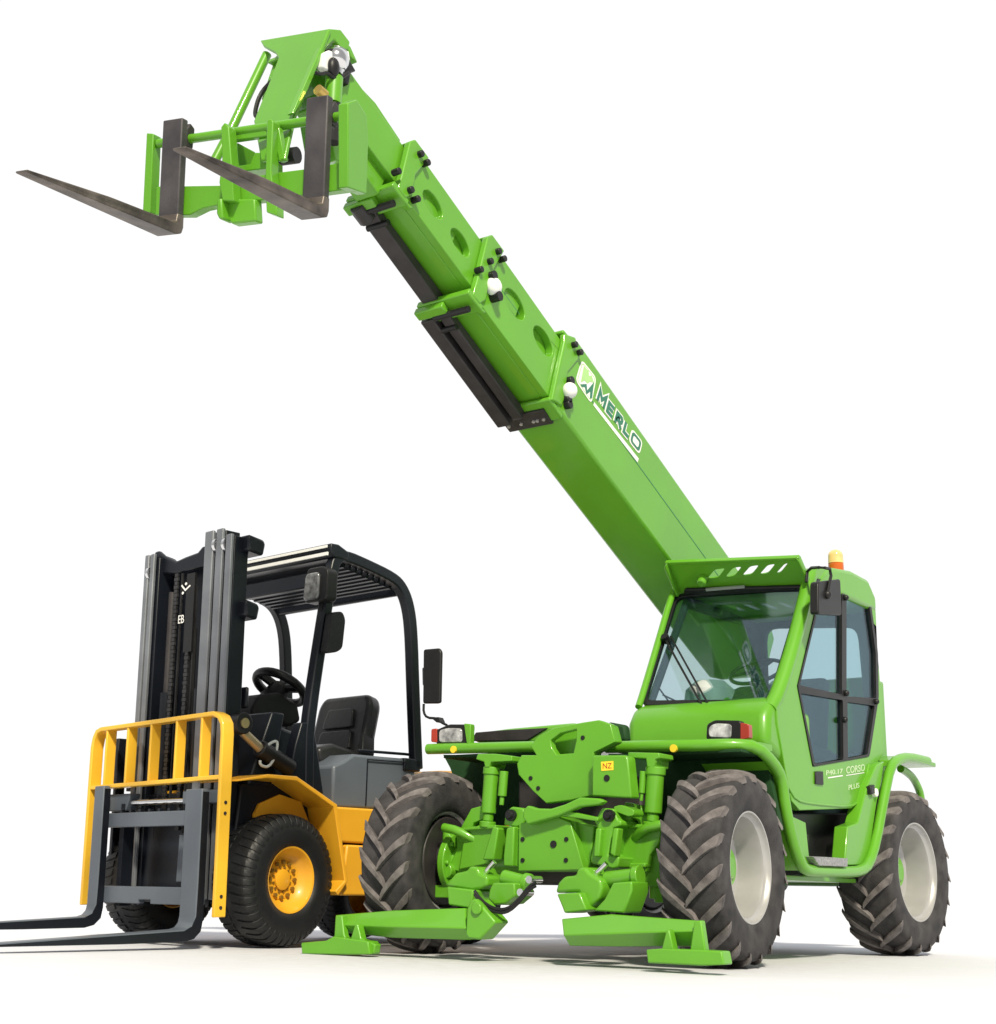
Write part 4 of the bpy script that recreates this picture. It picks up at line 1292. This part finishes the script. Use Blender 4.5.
# steering wheel
s = Shape()
w0 = Vector((-.52, .0, 1.88)); ax = Vector((-.50, .0, .86)).normalized()
a1 = Y.copy(); b1 = ax.cross(a1)
s.tube([w0+(a1*math.cos(t)+b1*math.sin(t))*.20 for t in [2*PI*i/32 for i in range(32)]], .034, 12, closed=True)
s.cyl(w0-ax*.04, w0+ax*.02, .07, .06, 20)
for k in (0.2, 2.3, 4.4):
    s.tube([w0-ax*.01, w0+(a1*math.cos(k)+b1*math.sin(k))*.19], .034, 8)
s.cyl(w0-ax*.03, w0-ax*.45+Vector((.10, 0, 0)), .085, .13, 20)
s.build('steering_wheel', BLACK, F)
# seat
s = Shape()
s.ext(rounded([(-.62, 1.30), (-.60, 1.41), (-.75, 1.46), (-1.15, 1.40), (-1.15, 1.30)], .04), FXZ, -.18, .38)
seat = s.build('seat', LEATHER, F, bevel=.04, seg=3)
s = Shape()
SB = (Vector((-1.08, .09, 1.36)), Y, Vector((-.22, 0, .975)), Vector((.975, 0, .22)))
s.ext(rounded([(-.31, 0), (.31, 0), (.30, .44), (.25, .52), (-.25, .52), (-.30, .44)], .05), SB, -.07, .07)
bk = s.build('backrest', LEATHER, seat, bevel=.04, seg=3)
s = Shape()
s.ext(rounded([(-.19, .06), (.19, .06), (.17, .22), (-.17, .22)], .03), SB, .06, .095)
s.ext(rounded([(-.17, .24), (.17, .24), (.14, .40), (-.14, .40)], .03), SB, .06, .095)
s.build('backrest_pad', LEATHER, bk, bevel=.02, seg=3, each=True)
s = Shape()
s.ext(rounded([(-.30, .02), (-.27, .16), (-.30, .20), (-.34, .04)], .02), SB, -.05, .08)
s.ext(rounded([(.30, .02), (.27, .16), (.30, .20), (.34, .04)], .02), SB, -.05, .08)
s.build('seat_hinge', BLACK, seat, bevel=.01, each=True)

# ---- overhead guard
YG = .66
YL = -.91
s = Shape()
for sg in (1, -1):
    y0, y1 = (YG-.08, YG) if sg > 0 else (YL, YL+.08)
    # side frame: pillar, roof rail and curved rear leg in one bent bar
    pil = [(-0.376,2.641)][0]
    s.bar(curve2([(-.285, 1.06), (-.27, 1.30), (-.262, 1.56), (-.42, 2.72), (-.46, 2.80), (-.54, 2.835), (-.75, 2.81), (-1.06, 2.76), (-1.17, 2.70), (-1.25, 2.58), (-1.30, 2.38), (-1.345, 1.9), (-1.41, 1.3)]), FXZ, .085, y0, y1)
gd = s.build('overhead_guard', FLBLACK, F, bevel=.012, each=True)
s = Shape()
for sg in (1, -1):
    y0, y1 = (YG-.10, YG-.005) if sg > 0 else (YL+.005, YL+.10)
    s.ext([(-0.179,1.539),(-0.294,1.551),(-0.426,1.047),(-0.093,1.165),(-0.133,1.379)], FXZ, y0, y1)
s.build('pillar_base', FLBLACK, gd, bevel=.01, each=True)
s = Shape()
s.ext([(-.36, 2.895), (-.44, 2.90), (-.55, 2.86), (-.55, 2.80), (-.40, 2.79), (-.36, 2.84)], FXZ, YL-.01, YG+.01)
s.build('roof_header', FLBLACK, gd, bevel=.012)
s = Shape()
s.box(-.352, -.345, YL+.02, YG-.02, 2.862, 2.882); s.box(-.365, -.352, YL+.02, YG-.02, 2.805, 2.83)
s.build('header_strip', WHITE, gd, each=True)
s = Shape()
for i in range(9):
    x = -.58 - i*.063
    z = 2.815 - i*.0095
    s.ext([(x, z), (x-.022, z-.004), (x-.012, z-.06), (x+.010, z-.056)], FXZ, YL+.08, YG-.08)
s.build('roof_slats', FLBLACK, gd)
s = Shape()
s.ext([(-.42, 2.72), (-.46, 2.72), (-.46, 2.60), (-.42, 2.60)], FXZ, YL+.08, YG-.08)
s.ext([(-1.16, 2.72), (-1.20, 2.70), (-1.20, 2.64), (-1.16, 2.64)], FXZ, YL+.08, YG-.08)
s.build('guard_crossbar', FLBLACK, gd, bevel=.01, each=True)
# lamp and mirror
s = Shape()
lq = [(-0.25,0.616,2.557)][0]
FLm = (Vector(lq), Y, Z, X)
s.ext(rounded([(-.12, -.12), (.13, -.12), (.13, .11), (.07, .145), (-.10, .145)], .04), FLm, -.13, -.02)
lm_ = s.build('work_light', BLACK, gd, bevel=.025, seg=3)
s = Shape(); s.ext(rounded([(-.11, -.105), (.05, -.105), (.05, .10), (-.095, .10)], .04), FLm, -.03, -.002)
s.build('lens', DARKLENS, lm_, bevel=.01)
s = Shape(); s.ext([(-.02, -.10), (.03, -.10), (.02, -.22), (-.01, -.22)], FLm, -.14, -.08)
s.build('lamp_stem', BLACK, lm_)
s = Shape()
mq = [(-0.342,2.357),(-0.446,2.38),(-0.482,2.325),(-0.464,2.105),(-0.41,2.068),(-0.299,2.046)]
s.ext(rounded(mq, .03), FXZ, .67, .74)
s.build('mirror', UPHOL, gd, bevel=.02, seg=3)

# ---- mast
s = Shape()
near = ((.455, .520, 2.82), (.345, .420, 2.875), (.215, .310, 2.875))
far = ((-.500, -.452, 2.80), (-.430, -.385, 2.80))
for ya, yb, z1 in near + far:
    s.box(ya, yb, .30, z1, -.235, -.205, FM)
mast = s.build('mast', RAIL, F, bevel=.010, seg=3, each=True)
s = Shape()
for ya, yb, z1, x0, x1 in ((.490, .520, 2.81, -.365, -.237), (.385, .420, 2.865, -.365, -.237), (.275, .310, 2.865, -.365, -.237),
                           (-.500, -.470, 2.79, -.42, -.237), (-.440, -.410, 2.79, -.40, -.237), (-.380, -.355, 2.77, -.38, -.237)):
    s.box(ya, yb, .25, z1, x0, x1, FM)
s.build('mast_channel', FLBLACK, mast, bevel=.006, each=True)
s = Shape()
s.box(-.36, .27, .55, 2.72, -.40, -.37, FM)
mb = s.build('mast_cover', FLBLACK, mast, bevel=.01)
q0 = [(-0.092,2.238),(-0.025,2.298)]
lettering('plate_print', 'EB', FM, q0[0][0], q0[1][0], q0[0][1], q0[1][1], -.243, WHITE, mb, thick=.002)
q1 = [(-0.075,2.521),(-0.028,2.479),(0.026,2.508),(-0.023,2.526),(-0.055,2.461)]
s = Shape()
s.bar([q1[0], q1[1], q1[2]], FM, .012, -.244, -.241)
for q in q1[3:]: s.cyl(fp(FM, q[0], q[1], -.244), fp(FM, q[0], q[1], -.240), .011, seg=10)
s.build('white_mark_print', WHITE, mb)
s = Shape()
s.box(-.02, .075, 2.02, 2.60, -.262, -.2445, FM)
s.build('print_plate', BLACK, mb)
s = Shape()
# dipped crossheads
s.ext([(-0.478,2.834),(-0.429,2.839),(-0.344,2.783),(-0.201,2.726),(-0.087,2.744),(0.054,2.758),(0.107,2.796),(0.145,2.79),(0.158,2.638),(-0.182,2.629),(-0.461,2.66)], FM, -.31, -.27)
s.ext([(-.5, 1.75), (.5, 1.75), (.5, 1.6), (-.5, 1.6)], FM, -.45, -.42)
s.ext([(-.42, .95), (.42, .95), (.42, .7), (-.42, .7)], FM, -.40, -.36)
s.ext([(-.42, .5), (.42, .5), (.42, .3), (-.42, .3)], FM, -.40, -.36)
s.build('mast_crosshead', FLBLACK, mast, bevel=.015, each=True)
s = Shape()
for y in (-.27, .13):
    c0, c1 = fp(FM, y, .35, -.31), fp(FM, y, 1.75, -.31)
    s.cyl(c0, c1, .05, seg=20)
s.build('lift_cylinder', FLBLACK, mast, each=True)
s = Shape()
for y in (-.27, .13):
    s.cyl(fp(FM, y, 1.75, -.31), fp(FM, y, 2.5, -.31), .028, seg=16)
s.build('lift_rod', DARK, mast, each=True)
CHAINM = mat('oily_chain_steel', (.05, .05, .052), .45, .6, var=.3)
for y, z0 in ((-.15, 2.62), (.02, 2.50)):
    s = Shape()
    for i in range(58):
        z = z0 - i*.03
        w_ = .022 if i % 2 else .016
        s.box(y-w_, y+w_, z-.026, z, -.26, -.245, FM)
    s.box(y+.035, y+.047, z0-1.7, z0, -.28, -.265, FM)
    s.build('lift_chain', CHAINM, mast)
s = Shape()
for k, y in enumerate((.0, .03, .06)):
    s.tube([fp(FM, y-.02, 2.2, -.30), fp(FM, y, 1.5, -.29), fp(FM, y+.06*k, 1.0, -.28), fp(FM, y+.1, .75, -.25)], .013, 8, smooth=2)
s.build('hydraulic_hose', BLACK, mast, each=True)
s = Shape()
for y, z in ((.437, 2.755), (.33, 2.765), (-.45, 2.66)):
    s.cyl(fp(FM, y-.015, z, -.245), fp(FM, y+.012, z, -.245), .055, seg=20)
s.build('mast_roller', CHROME, mast, each=True)
s = Shape()
for z, d in ((2.70, .02), (2.23, -.01)):
    s.ext([(-.30, z), (-.42-d, z-.02), (-.44-d, z+.07), (-.42-d, z+.10), (-.30, z+.12)], FMS, .40, .60)
    s.ext([(-.30, z), (-.42-d, z-.02), (-.44-d, z+.07), (-.42-d, z+.10), (-.30, z+.12)], FMS, -.58, -.42)
s.build('mast_bracket', FLBLACK, mast, bevel=.02, each=True)
# tilt cylinder and hose loop at the near side
s = Shape()
tq = [(0.352,0.62,1.479),(0.326,0.62,1.427),(0.221,0.62,1.36),(0.13,0.62,1.307),(-0.129,0.62,1.211)]
s.cyl(Vector(tq[0])-Y*.04, Vector(tq[0])+Y*.05, .075, seg=24)
s.cyl(tq[0], tq[1], .05, seg=18)
s.cyl(Vector(tq[2]).lerp(Vector(tq[3]), .6), Vector(tq[4]), .06, seg=20)
tc = s.build('tilt_cylinder', BLACK, F, bevel=.008)
s = Shape(); s.cyl(tq[1], tq[3], .034, seg=16)
s.build('piston_rod', mat('bronze_rod', (.42, .34, .22), .3, .6), tc)
s = Shape(); s.cyl(Vector(tq[0])+Y*.05, Vector(tq[0])+Y*.06, .035, seg=18)
s.build('pin_cap', mat('brass_cap', (.45, .36, .18), .35, .7), tc)
s = Shape()
s.tube([(0.157,0.66,1.308),(0.124,0.66,1.355),(0.054,0.66,1.389),(0.037,0.66,1.363),(0.059,0.66,1.261),(0.112,0.66,1.196),(0.185,0.66,1.207),(0.187,0.66,1.24)], .010, 8, smooth=2)
s.build('hose', DASHGREY, tc)

# ---- carriage, load guard and forks
s = Shape()
s.ext([(-.60, .885), (.60, .885), (.60, .785), (-.60, .785)], FM, -.07, -.015)
s.ext([(-.60, .385), (.60, .385), (.60, .272), (.08, .272), (.08, .30), (-.06, .30), (-.06, .272), (-.60, .272)], FM, -.07, -.015)
s.ext([(-.55, 1.02), (-.30, 1.02), (-.34, .90), (-.55, .90)], FM, -.16, -.07)
s.ext([(.30, 1.02), (.70, 1.02), (.70, .93), (.30, .93)], FM, -.16, -.07)
cg = s.build('carriage', FLGREY, F, bevel=.006)
s = Shape()
s.box(-.735, -.70, .40, 1.44, -.30, -.22, FM); s.box(-.615, -.53, 1.05, 1.46, -.33, -.25, FM)
s.build('side_bracket', FLBLACK, mast, bevel=.006, each=True)
s = Shape()
s.box(.302, .35, -.46, .46, .28, 1.03)
s.build('axle_housing', FLBLACK, F, bevel=.01)
s = Shape()
s.box(.352, .37, .06, .36, .42, .74)
s.build('access_plate', FLGREY, F, bevel=.006)
s = Shape()
s.ext([(-.40, .95), (-.35, .95), (-.35, .25), (-.40, .25)], FM, -.16, -.07)
s.ext([(.35, .95), (.40, .95), (.40, .25), (.35, .25)], FM, -.16, -.07)
s.build('carriage_upright', FLBLACK, cg, each=True)
s = Shape()
s.cyl(fp(FM, -.30, .955, -.10), fp(FM, .38, .955, -.10), .022, seg=14)
s.build('side_shift_rod', CHROME, cg)
s = Shape()
for i in range(7):
    y = -.33+i*.11
    s.box(y-.012, y+.012, .885, .905, -.05, -.02, FM)
s.build('notch_grooves', FLBLACK, cg)
# load guard: one bent flat bar with uprights
s = Shape()
GA, GB = -.115, -.02
gpath = [(.75, .20), (.75, 1.38), (.74, 1.45), (.705, 1.495), (.645, 1.52), (-.65, 1.49), (-.70, 1.475), (-.73, 1.43), (-.745, 1.36), (-.745, .25)]
s.bar(gpath, FM, .03, GA, GB)
s.bar([(.745, 1.095), (-.74, 1.072)], FM, .03, GA+.003, GB-.003)
for y in (-.575, -.32, -.045, .245, .52):
    s.bar([(y, 1.075+.012*(y+.7)), (y, 1.485+.023*(y+.65))], FM, .022, GA+.006, GB-.006)
lg = s.build('load_guard', GUARDYELLOW, F, bevel=.006)
s = Shape()
for z in (.93, .86, .33, .26):
    for y in (.758, ):
        c = fp(FM, y, z, -.068)
        s.cyl(c, c+Y*.012, .012, seg=8)
s.build('guard_bolt', DARK, lg, each=True)
def fl_fork(y, w, dz):
    s = Shape()
    s.ext([(-.012, .19), (-.012, 1.02), (.045, 1.02), (.045, .21), (.055, .165), (.085, .135), (.13, .125), (1.55, .09), (1.55, .075), (.6, .055), (.12, .05), (.05, .065), (.0, .11)], FMS, y-w, y+w)
    for v in s.bm.verts:
        if v.co.x > 1.6: v.co.y += (y-v.co.y)*.4
    for v in s.bm.verts: v.co.z += dz
    f = s.build('fork', FLGREY, F, bevel=.012)
    t = Shape()
    t.ext([(-.0135, .40), (-.0135, 1.0), (.035, 1.0), (.035, .40)], FMS, y+w-.002, y+w+.004)
    t.ext([(-.0135, .185), (-.0135, .40), (.035, .40), (.040, .205), (.07, .145), (.13, .118), (1.5, .086), (1.5, .078), (.6, .058), (.12, .053), (.05, .068), (.0, .112)], FMS, y+w-.002, y+w+.004)
    for v in t.bm.verts: v.co.z += dz
    t.build('fork_edge', FLBLACK, f)
q = [(0.479,1.025),(0.689,1.03),(-0.568,0.979),(-0.407,0.98)]
fl_fork((q[0][0]+q[1][0])/2-.014, (q[1][0]-q[0][0])/2-.018, 0); fl_fork((q[2][0]+q[3][0])/2-.03, (q[3][0]-q[2][0])/2-.025, .055)
